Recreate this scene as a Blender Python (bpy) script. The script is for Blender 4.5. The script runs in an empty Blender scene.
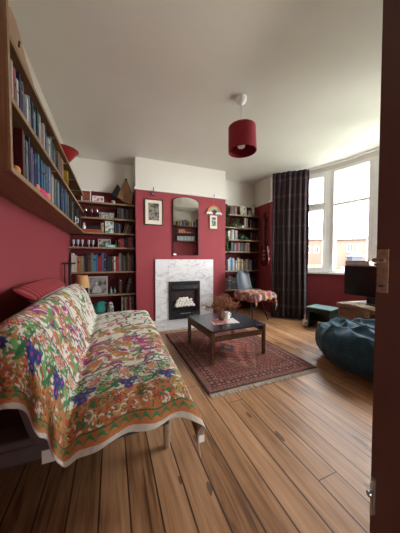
import bpy, math, random
import numpy as np
from math import sin, cos, pi, radians, atan, sqrt
from mathutils import Vector, Matrix

random.seed(7)
S = bpy.context.scene
COL = S.collection

# ---------------------------------------------------------------- camera
cam_d = bpy.data.cameras.new('camera'); cam = bpy.data.objects.new('camera', cam_d); COL.objects.link(cam)
cam.location = (0, 0, 1.05)
yaw, pitch = atan(88/220), atan(7/220)
fwd = Vector((sin(yaw)*cos(pitch), cos(yaw)*cos(pitch), -sin(pitch)))
cam.rotation_euler = fwd.to_track_quat('-Z', 'Y').to_euler()
cam_d.sensor_fit = 'HORIZONTAL'; cam_d.sensor_width = 36; cam_d.lens = 220*36/400
cam_d.clip_start = 0.02; cam_d.clip_end = 300
S.camera = cam

# ---------------------------------------------------------------- world, light, exposure
W = bpy.data.worlds.new('world'); S.world = W; W.use_nodes = True
wn = W.node_tree; wn.nodes.clear()
wo = wn.nodes.new('ShaderNodeOutputWorld'); wb = wn.nodes.new('ShaderNodeBackground')
wb.inputs[0].default_value = (0.93, 0.97, 1.0, 1); wb.inputs[1].default_value = 5.8
wn.links.new(wb.outputs[0], wo.inputs[0])

def area(name, loc, target, sx, sy, power, color=(1, 1, 1), portal=False):
    l = bpy.data.lights.new(name, 'AREA'); l.shape = 'RECTANGLE'; l.size = sx; l.size_y = sy
    l.energy = power; l.color = color
    if portal: l.cycles.is_portal = True
    o = bpy.data.objects.new(name, l); COL.objects.link(o); o.location = loc
    o.rotation_euler = (Vector(target)-Vector(loc)).to_track_quat('-Z', 'Z').to_euler()
    return o
area('sky_portal', (3.95, 1.95, 1.7), (0, 1.95, 1.7), 3.4, 1.9, 1, portal=True)
area('daylight_fill_high', (7.0, 1.6, 5.6), (1.3, 2.0, 0.6), 4.0, 3.0, 600, (0.95, 0.98, 1.0))  # extra lamp outside, above the view, strengthens the window daylight indoors
area('daylight_fill_side', (7.2, -3.2, 1.6), (1.2, 3.2, 1.5), 3.0, 2.6, 500, (0.97, 0.99, 1.0))  # extra lamp outside, beyond the right of frame, supplements the window daylight
area('low_ceiling_fill', (6.3, 1.9, -0.25), (2.2, 2.1, 2.68), 3.5, 2.5, 70, (0.97, 1.0, 0.95))  # added lamp hidden below the sill, aimed up to brighten the ceiling
area('rear_ceiling_fill', (0.62, -1.25, 0.55), (1.25, 1.6, 2.68), 0.8, 0.7, 12, (1.0, 0.94, 0.86))  # added fill lamp behind the camera, lifts ceiling and upper walls

S.view_settings.view_transform = 'Standard'; S.view_settings.look = 'None'
S.view_settings.exposure = 1.28; S.view_settings.gamma = 1.0
S.view_settings.use_curve_mapping = False

# ---------------------------------------------------------------- materials
def srgb(r, g, b):
    f = lambda c: (c/255/12.92) if c/255 <= .04045 else ((c/255+.055)/1.055)**2.4
    return (f(r), f(g), f(b))
_mats = {}
def M(name, col, rough=.6, metal=0., var=.12, scale=20., bump=0., bscale=80., spec=.4, stretch=None, sheen=0.):
    if name in _mats: return _mats[name]
    m = bpy.data.materials.new(name); m.use_nodes = True; nt = m.node_tree
    b = nt.nodes['Principled BSDF']; b.inputs['Roughness'].default_value = rough; b.inputs['Metallic'].default_value = metal
    b.inputs['Specular IOR Level'].default_value = spec
    if sheen: b.inputs['Sheen Weight'].default_value = sheen
    tc = nt.nodes.new('ShaderNodeTexCoord'); mp = nt.nodes.new('ShaderNodeMapping')
    nt.links.new(tc.outputs['Object'], mp.inputs[0])
    if stretch: mp.inputs['Scale'].default_value = stretch
    n = nt.nodes.new('ShaderNodeTexNoise'); n.inputs['Scale'].default_value = scale; n.inputs['Detail'].default_value = 3
    nt.links.new(mp.outputs[0], n.inputs['Vector'])
    r = nt.nodes.new('ShaderNodeValToRGB')
    c = Vector(col)
    r.color_ramp.elements[0].position = .3; r.color_ramp.elements[1].position = .7
    r.color_ramp.elements[0].color = (*(c*(1-var)), 1); r.color_ramp.elements[1].color = (*[min(1, x*(1+var)) for x in c], 1)
    nt.links.new(n.outputs['Fac'], r.inputs[0]); nt.links.new(r.outputs[0], b.inputs['Base Color'])
    if bump:
        n2 = nt.nodes.new('ShaderNodeTexNoise'); n2.inputs['Scale'].default_value = bscale
        nt.links.new(mp.outputs[0], n2.inputs['Vector'])
        bp = nt.nodes.new('ShaderNodeBump'); bp.inputs['Strength'].default_value = bump; bp.inputs['Distance'].default_value = .01
        nt.links.new(n2.outputs['Fac'], bp.inputs['Height']); nt.links.new(bp.outputs[0], b.inputs['Normal'])
    _mats[name] = m; return m
def MA(name, rough=.85, bump=0., bscale=120, spec=.2, sheen=0.):
    """material coloured by the mesh's 'Col' attribute (a drawn pattern)"""
    m = bpy.data.materials.new(name); m.use_nodes = True; nt = m.node_tree
    b = nt.nodes['Principled BSDF']; b.inputs['Roughness'].default_value = rough; b.inputs['Specular IOR Level'].default_value = spec
    if sheen: b.inputs['Sheen Weight'].default_value = sheen
    a = nt.nodes.new('ShaderNodeVertexColor'); a.layer_name = 'Col'
    nt.links.new(a.outputs[0], b.inputs['Base Color'])
    if bump:
        tc = nt.nodes.new('ShaderNodeTexCoord'); n2 = nt.nodes.new('ShaderNodeTexNoise'); n2.inputs['Scale'].default_value = bscale
        nt.links.new(tc.outputs['Object'], n2.inputs['Vector'])
        bp = nt.nodes.new('ShaderNodeBump'); bp.inputs['Strength'].default_value = bump; bp.inputs['Distance'].default_value = .005
        nt.links.new(n2.outputs['Fac'], bp.inputs['Height']); nt.links.new(bp.outputs[0], b.inputs['Normal'])
    return m

RED = (.30, .052, .062); CREAM = (.72, .68, .61)
def wall_paint(RED=RED):
    m = bpy.data.materials.new('two_tone_wall_paint'); m.use_nodes = True; nt = m.node_tree; L = nt.links
    b = nt.nodes['Principled BSDF']; b.inputs['Roughness'].default_value = .72; b.inputs['Specular IOR Level'].default_value = .25
    tc = nt.nodes.new('ShaderNodeTexCoord'); sp = nt.nodes.new('ShaderNodeSeparateXYZ'); L.new(tc.outputs['Object'], sp.inputs[0])
    gt = nt.nodes.new('ShaderNodeMath'); gt.operation = 'GREATER_THAN'; gt.inputs[1].default_value = 2.175; L.new(sp.outputs['Z'], gt.inputs[0])
    n = nt.nodes.new('ShaderNodeTexNoise'); n.inputs['Scale'].default_value = 3; n.inputs['Detail'].default_value = 4; L.new(tc.outputs['Object'], n.inputs['Vector'])
    r = nt.nodes.new('ShaderNodeValToRGB'); L.new(n.outputs['Fac'], r.inputs[0])
    r.color_ramp.elements[0].color = (*[c*.92 for c in RED], 1); r.color_ramp.elements[1].color = (*[c*1.08 for c in RED], 1)
    mx = nt.nodes.new('ShaderNodeMixRGB'); L.new(gt.outputs[0], mx.inputs[0]); L.new(r.outputs[0], mx.inputs[1]); mx.inputs[2].default_value = (*CREAM, 1)
    L.new(mx.outputs[0], b.inputs['Base Color'])
    n2 = nt.nodes.new('ShaderNodeTexNoise'); n2.inputs['Scale'].default_value = 220; L.new(tc.outputs['Object'], n2.inputs['Vector'])
    bp = nt.nodes.new('ShaderNodeBump'); bp.inputs['Strength'].default_value = .08; bp.inputs['Distance'].default_value = .003
    L.new(n2.outputs['Fac'], bp.inputs['Height']); L.new(bp.outputs[0], b.inputs['Normal'])
    return m
m_wall = wall_paint(); m_wall_shaded = wall_paint((.125, .016, .021))  # second copy: same red, darkened to carry the shade in the alcoves
m_ceil = M('ceiling_paint', (.76, .73, .67), .85, var=.02, scale=2)
m_red = M('red_skirting_paint', (.25, .03, .045), .5)
m_white = M('white_paint', (.84, .84, .82), .35, var=.03)
m_rail = M('cream_rail_paint', (.72, .69, .63), .5, var=.03)

def floor_mat():
    m = bpy.data.materials.new('pine_floorboards'); m.use_nodes = True; nt = m.node_tree; L = nt.links; N = nt.nodes.new
    b = nt.nodes['Principled BSDF']; b.inputs['Specular IOR Level'].default_value = .45
    tc = N('ShaderNodeTexCoord'); sp = N('ShaderNodeSeparateXYZ'); L.new(tc.outputs['Object'], sp.inputs[0])
    def mt(op, a, bb=None, c=None):
        x = N('ShaderNodeMath'); x.operation = op
        for i, v in enumerate((a, bb, c)):
            if v is None: continue
            if isinstance(v, (int, float)): x.inputs[i].default_value = v
            else: L.new(v, x.inputs[i])
        return x.outputs[0]
    u = mt('DIVIDE', mt('ADD', sp.outputs['X'], .062), .12); idx = mt('FLOOR', u); fr = mt('FRACT', u)
    n0 = None; wnz = N('ShaderNodeTexWhiteNoise'); wnz.noise_dimensions = '1D'; L.new(idx, wnz.inputs['W'])
    # grain, stretched along the boards, shifted per board
    cb = N('ShaderNodeCombineXYZ'); L.new(mt('MULTIPLY', sp.outputs['X'], 34), cb.inputs[0])
    L.new(mt('ADD', mt('MULTIPLY', sp.outputs['Y'], 2.4), mt('MULTIPLY', wnz.outputs['Value'], 40)), cb.inputs[1])
    L.new(mt('MULTIPLY', idx, 3.7), cb.inputs[2])
    n1 = N('ShaderNodeTexNoise'); n1.inputs['Scale'].default_value = 1.0; n1.inputs['Detail'].default_value = 6; n1.inputs['Distortion'].default_value = .9
    L.new(cb.outputs[0], n1.inputs['Vector'])
    n2 = N('ShaderNodeTexNoise'); n2.inputs['Scale'].default_value = 2.2; n2.inputs['Detail'].default_value = 3; L.new(tc.outputs['Object'], n2.inputs['Vector'])
    fac = mt('ADD', mt('MULTIPLY', n1.outputs['Fac'], .72), mt('ADD', mt('MULTIPLY', wnz.outputs['Value'], .20), mt('MULTIPLY', n2.outputs['Fac'], .26)))
    r = N('ShaderNodeValToRGB'); L.new(fac, r.inputs[0]); e = r.color_ramp.elements
    e[0].position = .33; e[0].color = (.075, .028, .011, 1); e[1].position = .84; e[1].color = (.50, .285, .155, 1)
    x = e.new(.54); x.color = (.30, .148, .066, 1)
    # knots
    cb2 = N('ShaderNodeCombineXYZ'); L.new(mt('MULTIPLY', sp.outputs['X'], 8.3), cb2.inputs[0]); L.new(mt('MULTIPLY', sp.outputs['Y'], 2.6), cb2.inputs[1])
    v = N('ShaderNodeTexVoronoi'); v.inputs['Scale'].default_value = 1.3; L.new(cb2.outputs[0], v.inputs['Vector'])
    kn = mt('LESS_THAN', v.outputs['Distance'], .15)
    n3 = N('ShaderNodeTexNoise'); n3.inputs['Scale'].default_value = 1.7; L.new(tc.outputs['Object'], n3.inputs['Vector'])
    kn = mt('MULTIPLY', kn, mt('GREATER_THAN', n3.outputs['Fac'], .44))
    mk = N('ShaderNodeMixRGB'); L.new(mt('MULTIPLY', kn, .75), mk.inputs[0]); L.new(r.outputs[0], mk.inputs[1]); mk.inputs[2].default_value = (.06, .028, .014, 1)
    # gaps
    gap = mt('GREATER_THAN', mt('ABSOLUTE', mt('SUBTRACT', fr, .5)), .470)
    # butt joints
    jy = mt('FRACT', mt('DIVIDE', mt('ADD', sp.outputs['Y'], mt('MULTIPLY', wnz.outputs['Value'], 9)), 3.3))
    gap = mt('MAXIMUM', gap, mt('LESS_THAN', jy, .0015))
    mg = N('ShaderNodeMixRGB'); L.new(mt('MULTIPLY', gap, .93), mg.inputs[0]); L.new(mk.outputs[0], mg.inputs[1]); mg.inputs[2].default_value = (.025, .013, .008, 1)
    L.new(mg.outputs[0], b.inputs['Base Color'])
    L.new(mt('ADD', mt('MULTIPLY', n1.outputs['Fac'], .16), .30), b.inputs['Roughness'])
    bp = N('ShaderNodeBump'); bp.inputs['Strength'].default_value = .35; bp.inputs['Distance'].default_value = .003
    L.new(mt('SUBTRACT', mt('MULTIPLY', n1.outputs['Fac'], .3), gap), bp.inputs['Height']); L.new(bp.outputs[0], b.inputs['Normal'])
    return m
def marble_mat():
    m = bpy.data.materials.new('grey_veined_white_marble'); m.use_nodes = True; nt = m.node_tree; L = nt.links; N = nt.nodes.new
    b = nt.nodes['Principled BSDF']; b.inputs['Roughness'].default_value = .22
    tc = N('ShaderNodeTexCoord'); mp = N('ShaderNodeMapping'); L.new(tc.outputs['Object'], mp.inputs[0]); mp.inputs['Rotation'].default_value = (0, .6, .3); mp.inputs['Scale'].default_value = (1.2, 1, 2.6)
    n = N('ShaderNodeTexNoise'); n.inputs['Scale'].default_value = 2.2; n.inputs['Detail'].default_value = 7; n.inputs['Distortion'].default_value = 1.2; L.new(mp.outputs[0], n.inputs['Vector'])
    r = N('ShaderNodeValToRGB'); L.new(n.outputs['Fac'], r.inputs[0]); e = r.color_ramp.elements
    e[0].position = .38; e[0].color = (.74, .73, .72, 1); e[1].position = .60; e[1].color = (.76, .75, .74, 1)
    for p, c in ((.47, (.71, .70, .70, 1)), (.50, (.50, .50, .51, 1)), (.52, (.72, .71, .70, 1))): x = e.new(p); x.color = c
    L.new(r.outputs[0], b.inputs['Base Color']); return m
def wood_mat(name, dark, light, rough=.45, sc=(2, 25, 25), spec=.4):
    m = bpy.data.materials.new(name); m.use_nodes = True; nt = m.node_tree; L = nt.links; N = nt.nodes.new
    b = nt.nodes['Principled BSDF']; b.inputs['Roughness'].default_value = rough; b.inputs['Specular IOR Level'].default_value = spec
    tc = N('ShaderNodeTexCoord'); mp = N('ShaderNodeMapping'); L.new(tc.outputs['Object'], mp.inputs[0]); mp.inputs['Scale'].default_value = sc
    n = N('ShaderNodeTexNoise'); n.inputs['Scale'].default_value = 1.3; n.inputs['Detail'].default_value = 6; n.inputs['Distortion'].default_value = .7; L.new(mp.outputs[0], n.inputs['Vector'])
    r = N('ShaderNodeValToRGB'); L.new(n.outputs['Fac'], r.inputs[0]); e = r.color_ramp.elements
    e[0].position = .3; e[0].color = (*dark, 1); e[1].position = .72; e[1].color = (*light, 1)
    L.new(r.outputs[0], b.inputs['Base Color']); return m
def glass_mat(name, tint=(1, 1, 1), refl=.06):
    m = bpy.data.materials.new(name); m.use_nodes = True; nt = m.node_tree; nt.nodes.clear(); N = nt.nodes.new; L = nt.links
    o = N('ShaderNodeOutputMaterial'); t = N('ShaderNodeBsdfTransparent'); t.inputs[0].default_value = (*tint, 1)
    g = N('ShaderNodeBsdfGlossy'); g.inputs['Roughness'].default_value = .02
    mx = N('ShaderNodeMixShader'); mx.inputs[0].default_value = refl
    L.new(t.outputs[0], mx.inputs[1]); L.new(g.outputs[0], mx.inputs[2]); L.new(mx.outputs[0], o.inputs[0]); return m
m_floor = floor_mat(); m_marble = marble_mat(); m_glass = glass_mat('window_glass')
m_tumbler = glass_mat('drinking_glass', (.8, .82, .85), .3)
m_shelf_y = wood_mat('brown_shelf_wood', (.12, .058, .026), (.24, .125, .056), .5, (25, 2, 25))
m_shelf_x = wood_mat('brown_alcove_shelf_wood', (.085, .040, .018), (.18, .088, .040), .5, (2, 25, 25))
m_edge = wood_mat('pale_shelf_lipping', (.24, .14, .075), (.36, .22, .12), .5, (25, 2, 25))
m_panel = wood_mat('brown_end_panel_wood', (.19, .095, .042), (.32, .17, .08), .5, (25, 25, 2))
m_walnut = wood_mat('dark_walnut', (.055, .024, .014), (.13, .06, .033), .35, (20, 3, 20))
m_steel = M('brushed_steel', (.55, .54, .52), .3, 1., var=.05)
m_brass = M('aged_brass', (.34, .25, .17), .42, .8, var=.3, scale=40)
m_black = M('black_metal', (.012, .012, .013), .35, var=.1)
m_char = M('charcoal_metal', (.035, .036, .04), .3, .6, var=.1)
m_paper = M('book_pages', (.45, .40, .31), .9, var=.08, scale=90)

# ---------------------------------------------------------------- mesh helpers
class MB:
    def __init__(s): s.v = []; s.f = []; s.mi = []; s.cur = 0; s.T = Matrix.Identity(4)
    def add(s, vs, fs):
        k = len(s.v); s.v += [tuple(s.T @ Vector(p)) for p in vs]
        s.f += [tuple(i+k for i in f) for f in fs]; s.mi += [s.cur]*len(fs); return s
    def box(s, x0, x1, y0, y1, z0, z1):
        return s.add([(x0, y0, z0), (x1, y0, z0), (x1, y1, z0), (x0, y1, z0), (x0, y0, z1), (x1, y0, z1), (x1, y1, z1), (x0, y1, z1)],
                     [(0, 3, 2, 1), (4, 5, 6, 7), (0, 1, 5, 4), (1, 2, 6, 5), (2, 3, 7, 6), (3, 0, 4, 7)])
    def tube(s, pts, rs, n=10, cap=True):
        pts = [Vector(p) for p in pts]
        if isinstance(rs, (int, float)): rs = [rs]*len(pts)
        vs = []; up = None
        for i, p in enumerate(pts):
            d = (pts[min(i+1, len(pts)-1)]-pts[max(i-1, 0)]).normalized()
            if up is None: up = Vector((0, 0, 1)) if abs(d.z) < .9 else Vector((1, 0, 0))
            a = d.cross(up)
            a = a.normalized() if a.length > 1e-6 else Vector((1, 0, 0)); bb = a.cross(d).normalized(); up = bb
            for k in range(n):
                t = 2*pi*k/n; vs.append(p+(a*cos(t)+bb*sin(t))*rs[i])
        fs = [(i*n+k, i*n+(k+1) % n, (i+1)*n+(k+1) % n, (i+1)*n+k) for i in range(len(pts)-1) for k in range(n)]
        if cap: fs += [tuple(range(n))[::-1], tuple((len(pts)-1)*n+k for k in range(n))]
        return s.add(vs, fs)
    def lathe(s, prof, c=(0, 0, 0), n=20, sx=1, sy=1):
        vs = [(c[0]+r*cos(2*pi*k/n)*sx, c[1]+r*sin(2*pi*k/n)*sy, c[2]+z) for r, z in prof for k in range(n)]
        fs = [(i*n+k, i*n+(k+1) % n, (i+1)*n+(k+1) % n, (i+1)*n+k) for i in range(len(prof)-1) for k in range(n)]
        if prof[0][0] > 1e-4: fs.append(tuple(range(n))[::-1])
        if prof[-1][0] > 1e-4: fs.append(tuple((len(prof)-1)*n+k for k in range(n)))
        return s.add(vs, fs)
    def ball(s, c, r, n=10, m=7, sc=(1, 1, 1), jit=0.):
        vs = [(c[0], c[1], c[2]-r*sc[2])]
        for i in range(1, m):
            a = -pi/2+pi*i/m
            for k in range(n):
                q = 1+random.uniform(-jit, jit)
                vs.append((c[0]+r*sc[0]*cos(a)*cos(2*pi*k/n)*q, c[1]+r*sc[1]*cos(a)*sin(2*pi*k/n)*q, c[2]+r*sc[2]*sin(a)*q))
        vs.append((c[0], c[1], c[2]+r*sc[2])); e = len(vs)-1
        fs = [(0, 1+(k+1) % n, 1+k) for k in range(n)]
        for i in range(m-2): fs += [(1+i*n+k, 1+i*n+(k+1) % n, 1+(i+1)*n+(k+1) % n, 1+(i+1)*n+k) for k in range(n)]
        fs += [(1+(m-2)*n+k, 1+(m-2)*n+(k+1) % n, e) for k in range(n)]
        return s.add(vs, fs)
    def prism(s, outline, a, b, axis='y'):
        """outline of 2-D points extruded from a to b along axis"""
        n = len(outline)
        P = {'y': lambda p, t: (p[0], t, p[1]), 'x': lambda p, t: (t, p[0], p[1]), 'z': lambda p, t: (p[0], p[1], t)}[axis]
        vs = [P(p, a) for p in outline]+[P(p, b) for p in outline]
        fs = [tuple(range(n))[::-1], tuple(range(n, 2*n))]+[(k, (k+1) % n, n+(k+1) % n, n+k) for k in range(n)]
        return s.add(vs, fs)
    def build(s, name, mats, parent=None, smooth=False, bevel=0., loc=None, sub=0):
        me = bpy.data.meshes.new(name); me.from_pydata(s.v, [], s.f)
        if not isinstance(mats, (list, tuple)): mats = [mats]
        for m in mats: me.materials.append(m)
        me.polygons.foreach_set('material_index', s.mi)
        import bmesh
        bm = bmesh.new(); bm.from_mesh(me); bmesh.ops.recalc_face_normals(bm, faces=bm.faces); bm.to_mesh(me); bm.free()
        if smooth:
            me.polygons.foreach_set('use_smooth', [True]*len(me.polygons))
            try: me.set_sharp_from_angle(angle=radians(42))
            except Exception: pass
        o = bpy.data.objects.new(name, me); COL.objects.link(o)
        if parent: o.parent = parent
        if loc: o.location = loc
        if bevel:
            b = o.modifiers.new('bevel', 'BEVEL'); b.width = bevel; b.segments = 2; b.limit_method = 'ANGLE'
        if sub:
            b = o.modifiers.new('subdivision', 'SUBSURF'); b.levels = sub; b.render_levels = sub
        return o
def tag(o, label=None, cat=None, group=None, kind=None):
    if label: o['label'] = label
    if cat: o['category'] = cat
    if group: o['group'] = group
    if kind: o['kind'] = kind
    return o
def thing(name, label, cat, loc=(0, 0, 0), rz=0, group=None):
    o = bpy.data.objects.new(name, None); COL.objects.link(o); o.location = loc; o.rotation_euler = (0, 0, rz)
    o.empty_display_size = .05
    return tag(o, label, cat, group)
def struct(name, mb, m, parent=None, **k):
    o = mb.build(name, m, parent, **k)
    if not parent: o['kind'] = 'structure'
    return o
def copy_tree(o, parent=None):
    c = o.copy(); COL.objects.link(c); c.parent = parent
    for ch in [x for x in bpy.data.objects if x.parent == o]: copy_tree(ch, c)
    return c
def grid(name, P, Ccol, m, parent=None, solid=0., smooth=True, closed=False):
    """P: (nu,nv,3) array, Ccol: (nu,nv,3) linear colours or None"""
    nu, nv = P.shape[:2]
    me = bpy.data.meshes.new(name)
    idx = np.arange(nu*nv).reshape(nu, nv)
    q = np.stack([idx[:-1, :-1], idx[1:, :-1], idx[1:, 1:], idx[:-1, 1:]], -1).reshape(-1, 4)
    me.vertices.add(nu*nv); me.vertices.foreach_set('co', P.reshape(-1).astype(np.float32))
    me.loops.add(q.size); me.loops.foreach_set('vertex_index', q.reshape(-1).astype(np.int32))
    me.polygons.add(len(q)); me.polygons.foreach_set('loop_start', np.arange(0, q.size, 4, dtype=np.int32))
    me.update(calc_edges=True); me.validate()
    me.polygons.foreach_set('use_smooth', [smooth]*len(me.polygons))
    if Ccol is not None:
        a = me.color_attributes.new('Col', 'FLOAT_COLOR', 'POINT')
        a.data.foreach_set('color', np.concatenate([Ccol, np.ones((nu, nv, 1))], -1).reshape(-1).astype(np.float32))
    me.materials.append(m)
    o = bpy.data.objects.new(name, me); COL.objects.link(o)
    if parent: o.parent = parent
    if solid:
        s = o.modifiers.new('thickness', 'SOLIDIFY'); s.thickness = solid; s.offset = -1
    return o
rng = np.random.default_rng(3)
def vnoise(x, y, seed=0):
    r = np.random.default_rng(seed).random((64, 64))
    xi = np.floor(x).astype(int); yi = np.floor(y).astype(int); fx = x-xi; fy = y-yi
    fx = fx*fx*(3-2*fx); fy = fy*fy*(3-2*fy)
    g = lambda a, b: r[a % 64, b % 64]
    return (g(xi, yi)*(1-fx)+g(xi+1, yi)*fx)*(1-fy)+(g(xi, yi+1)*(1-fx)+g(xi+1, yi+1)*fx)*fy

# ================================================================ THE ROOM
XL, XR, YB, YF, YD, CE = -.61, 2.88, 4.03, 3.66, -.30, 2.68
BX0, BX1 = .36, 1.975
AC = (1.63, 1.95)                               # centre of the bow window's arc
def ap(deg, R=2.0, z=0.): return (AC[0]+R*cos(radians(deg)), AC[1]+R*sin(radians(deg)), z)
struct('floor', MB().box(XL-.1, 3.85, -1.7, YB+.1, -.06, 0), m_floor)
struct('ceiling', MB().box(XL-.1, 3.85, -1.7, YB+.1, CE, CE+.08), m_ceil)
struct('wall_left', MB().box(XL-.1, XL, -1.7, YB, 0, CE), m_wall)
struct('wall_back', MB().box(XL-.1, XR+.1, YB, YB+.1, 0, CE), m_wall_shaded)
struct('wall_chimney_breast', MB().box(BX0, BX1, YF, YB, 0, CE), m_wall)
struct('wall_right', MB().box(XR, XR+.12, 3.51, YB, 0, CE).box(XR, XR+.12, YD, .39, 0, CE), m_wall)
b = MB(); b.box(XL, .24, YD-.12, YD, 0, CE); b.box(1.04, XR+.12, YD-.12, YD, 0, CE); b.box(.24, 1.04, YD-.12, YD, 2.06, CE)
struct('wall_front', b, m_wall)
struct('wall_hall', MB().box(XL, 3.0, -1.7, -1.6, 0, CE).box(2.5, 2.6, -1.6, YD-.12, 0, CE), m_rail)
def arcband(mb, a0, a1, R0, R1, z0, z1, n=24):
    for i in range(n):
        t0 = a0+(a1-a0)*i/n; t1 = a0+(a1-a0)*(i+1)/n
        p = [ap(t0, R0), ap(t0, R1), ap(t1, R1), ap(t1, R0)]
        mb.add([(x, y, z0) for x, y, _ in p]+[(x, y, z1) for x, y, _ in p],
               [(3, 2, 1, 0), (4, 5, 6, 7), (0, 3, 7, 4), (1, 5, 6, 2)]+([(0, 4, 5, 1)] if i == 0 else [])+([(3, 2, 6, 7)] if i == n-1 else []))
    return mb
b = MB(); arcband(b, -51.4, 51.4, 2.0, 2.2, 0, .80); arcband(b, -51.4, 51.4, 2.0, 2.2, 2.58, CE)
arcband(b, 39.9, 51.4, 2.0, 2.2, .80, 2.58, 6); arcband(b, -51.4, -48.1, 2.0, 2.2, .80, 2.58, 3)
struct('wall_bay', b, m_wall)
b = MB(); arcband(b, -48.1, 39.9, 1.93, 2.24, .80, .832)
struct('trim_1', b, m_white)                      # window board
# picture rails and skirting
rz0, rz1, rd = 2.165, 2.205, .022
b = MB(); b.box(BX0-rd, BX1+rd, YF-rd, YF, rz0, rz1); b.box(BX0-rd, BX0, YF, YB, rz0, rz1); b.box(BX1, BX1+rd, YF, YB, rz0, rz1)
struct('trim_2', b, m_rail)
struct('trim_3', MB().box(XL, BX0-rd, YB-rd, YB, rz0, rz1).box(BX1+rd, XR, YB-rd, YB, rz0, rz1), m_rail)
struct('trim_4', MB().box(XR-rd, XR, 3.51, YB-rd, rz0, rz1), m_rail)
struct('trim_5', MB().box(XL, XL+rd, YD, YB-rd, rz0, rz1), m_rail)
struct('baseboard_back', MB().box(BX0-.018, .60, YF-.018, YF, 0, .14).box(1.75, BX1+.018, YF-.018, YF, 0, .14), m_red)
struct('baseboard_left', MB().box(XL, XL+.018, YD, 3.75, 0, .14), m_red)
b = MB(); arcband(b, -51.4, 51.0, 1.982, 2.0, 0, .14); struct('baseboard_bay', b, m_red)
# door lining round the doorway behind the camera
struct('trim_6', MB().box(.20, .24, YD-.13, YD+.015, 0, 2.1).box(1.04, 1.08, YD-.13, YD+.015, 0, 2.1).box(.20, 1.08, YD-.13, YD+.015, 2.06, 2.1), m_white)

# ---- bow window, five flat lights between posts
posts = [39.9, 22.3, 4.7, -12.9, -30.5, -48.1]
for i in range(5):
    a0, a1 = posts[i], posts[i+1]
    p0, p1 = Vector(ap(a0, 2.075)), Vector(ap(a1, 2.075))
    w = (p1-p0).length; ex = (p1-p0).normalized(); ez = Vector((0, 0, 1)); ey = ez.cross(ex)
    T = Matrix(((ex.x, ey.x, 0, p0.x), (ex.y, ey.y, 0, p0.y), (0, 0, 1, 0), (0, 0, 0, 1)))
    # local: x along the light, -y towards... inside is decided by sign
    ins = -1 if (Vector((AC[0], AC[1], 0))-p0).dot(ey) < 0 else 1
    root = bpy.data.objects.new('window_%d' % (i+1), None); COL.objects.link(root); root['kind'] = 'structure'
    root.matrix_world = T; root.empty_display_size = .1
    f = MB(); pw = .072; d0, d1 = (-.055, .055)
    f.box(-.012, pw, d0, d1, .832, 2.58); f.box(w-pw, w+.012, d0, d1, .832, 2.58)
    f.box(pw, w-pw, d0, d1, .832, .868); f.box(pw, w-pw, d0, d1, 2.535, 2.58)
    zt = 1.985
    opening = i in (0, 2, 4)
    f.box(pw, w-pw, d0*.8, d1*.8, zt-.02, zt+.02)
    fr = f.build('window_frame', m_white, root, bevel=.004)
    g = MB()
    panes = []
    s = MB()
    if opening:
        for (z0, z1) in ((.868, zt-.02), (zt+.02, 2.535)):
            q = .042; y0, y1 = (-.035, .035); y0, y1 = y0+ins*.028, y1+ins*.028
            s.box(pw, pw+q, y0, y1, z0, z1); s.box(w-pw-q, w-pw, y0, y1, z0, z1)
            s.box(pw+q, w-pw-q, y0, y1, z0, z0+q); s.box(pw+q, w-pw-q, y0, y1, z1-q, z1)
            panes.append((pw+q, w-pw-q, z0+q, z1-q))
        s.build('casement', m_white, root, bevel=.004)
        hx = w-pw-q*.5 if i == 0 else pw+q*.5
        hb = MB().box(hx-.012, hx+.012, ins*.063-.004, ins*.063+.004, 1.33, 1.41); hb.tube([(hx, ins*.07, 1.38), (hx, ins*.095, 1.38), (hx, ins*.10, 1.27)], .007, 8)
        hb.build('window_handle', m_white, root)
    else:
        panes = [(pw, w-pw, .868, zt-.02), (pw, w-pw, zt+.02, 2.535)]
    for x0, x1, z0, z1 in panes:
        MB().box(x0-.003, x1+.003, -.003+ins*.02, .003+ins*.02, z0-.003, z1+.003).build('pane', m_glass, root)

# ---- the open door beside the camera
de = Vector((.869, .492, 0)); dh = Vector((1.02, -.25, 0))
dd = (dh-de).normalized()
m_door = wood_mat('dark_brown_door_paint', (.060, .020, .014), (.080, .029, .020), .42, (6, 6, 1.5))
droot = bpy.data.objects.new('door_1', None); COL.objects.link(droot); droot['kind'] = 'structure'
droot.location = dh; droot.rotation_euler = (0, 0, math.atan2(-dd.y, -dd.x))      # local +x runs from hinge to free edge
DW = (dh-de).length
# local +y is to the left of hinge->edge, i.e. the side of the camera
b = MB(); b.box(0, DW, -.042, 0, .008, 2.04)
b.build('door_leaf', m_door, droot, bevel=.002)
b = MB()
for z0, z1 in ((.22, .86), (1.22, 1.84)):
    b.box(.12, .14, 0, .008, z0, z1); b.box(DW-.14, DW-.12, 0, .008, z0, z1); b.box(.14, DW-.14, 0, .008, z0, z0+.02); b.box(.14, DW-.14, 0, .008, z1-.02, z1)
b.build('door_moulding', m_door, droot)
hp = MB(); hp.box(DW-.036, DW-.004, 0, .004, .935, 1.085)
pl = hp.build('handle_plate', m_brass, droot, bevel=.001); pl['label'] = 'worn brass handle plate'
MB().tube([(DW-.021, .004, 1.046), (DW-.021, .070, 1.046), (DW-.023, .088, 1.048), (DW-.034, .096, 1.049), (DW-.050, .094, 1.047)], [.009, .007, .007, .0065, .006], 10).build('door_handle', m_brass, droot, smooth=True)
MB().lathe([(.012, 0), (.012, .003), (.006, .005)], (0, 0, 0), 14).build('keyhole', m_black, droot).location = (DW-.021, .0045, .955)
MB().tube([(DW-.025, -.046, 1.052), (DW-.025, -.085, 1.052), (DW-.032, -.092, 1.052), (DW-.13, -.092, 1.050)], [.009, .008, .008, .0065], 10).build('door_handle', m_brass, droot, smooth=True)
MB().box(DW-.040, DW-.010, -.046, -.042, .935, 1.085).build('handle_plate', m_brass, droot)
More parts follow.
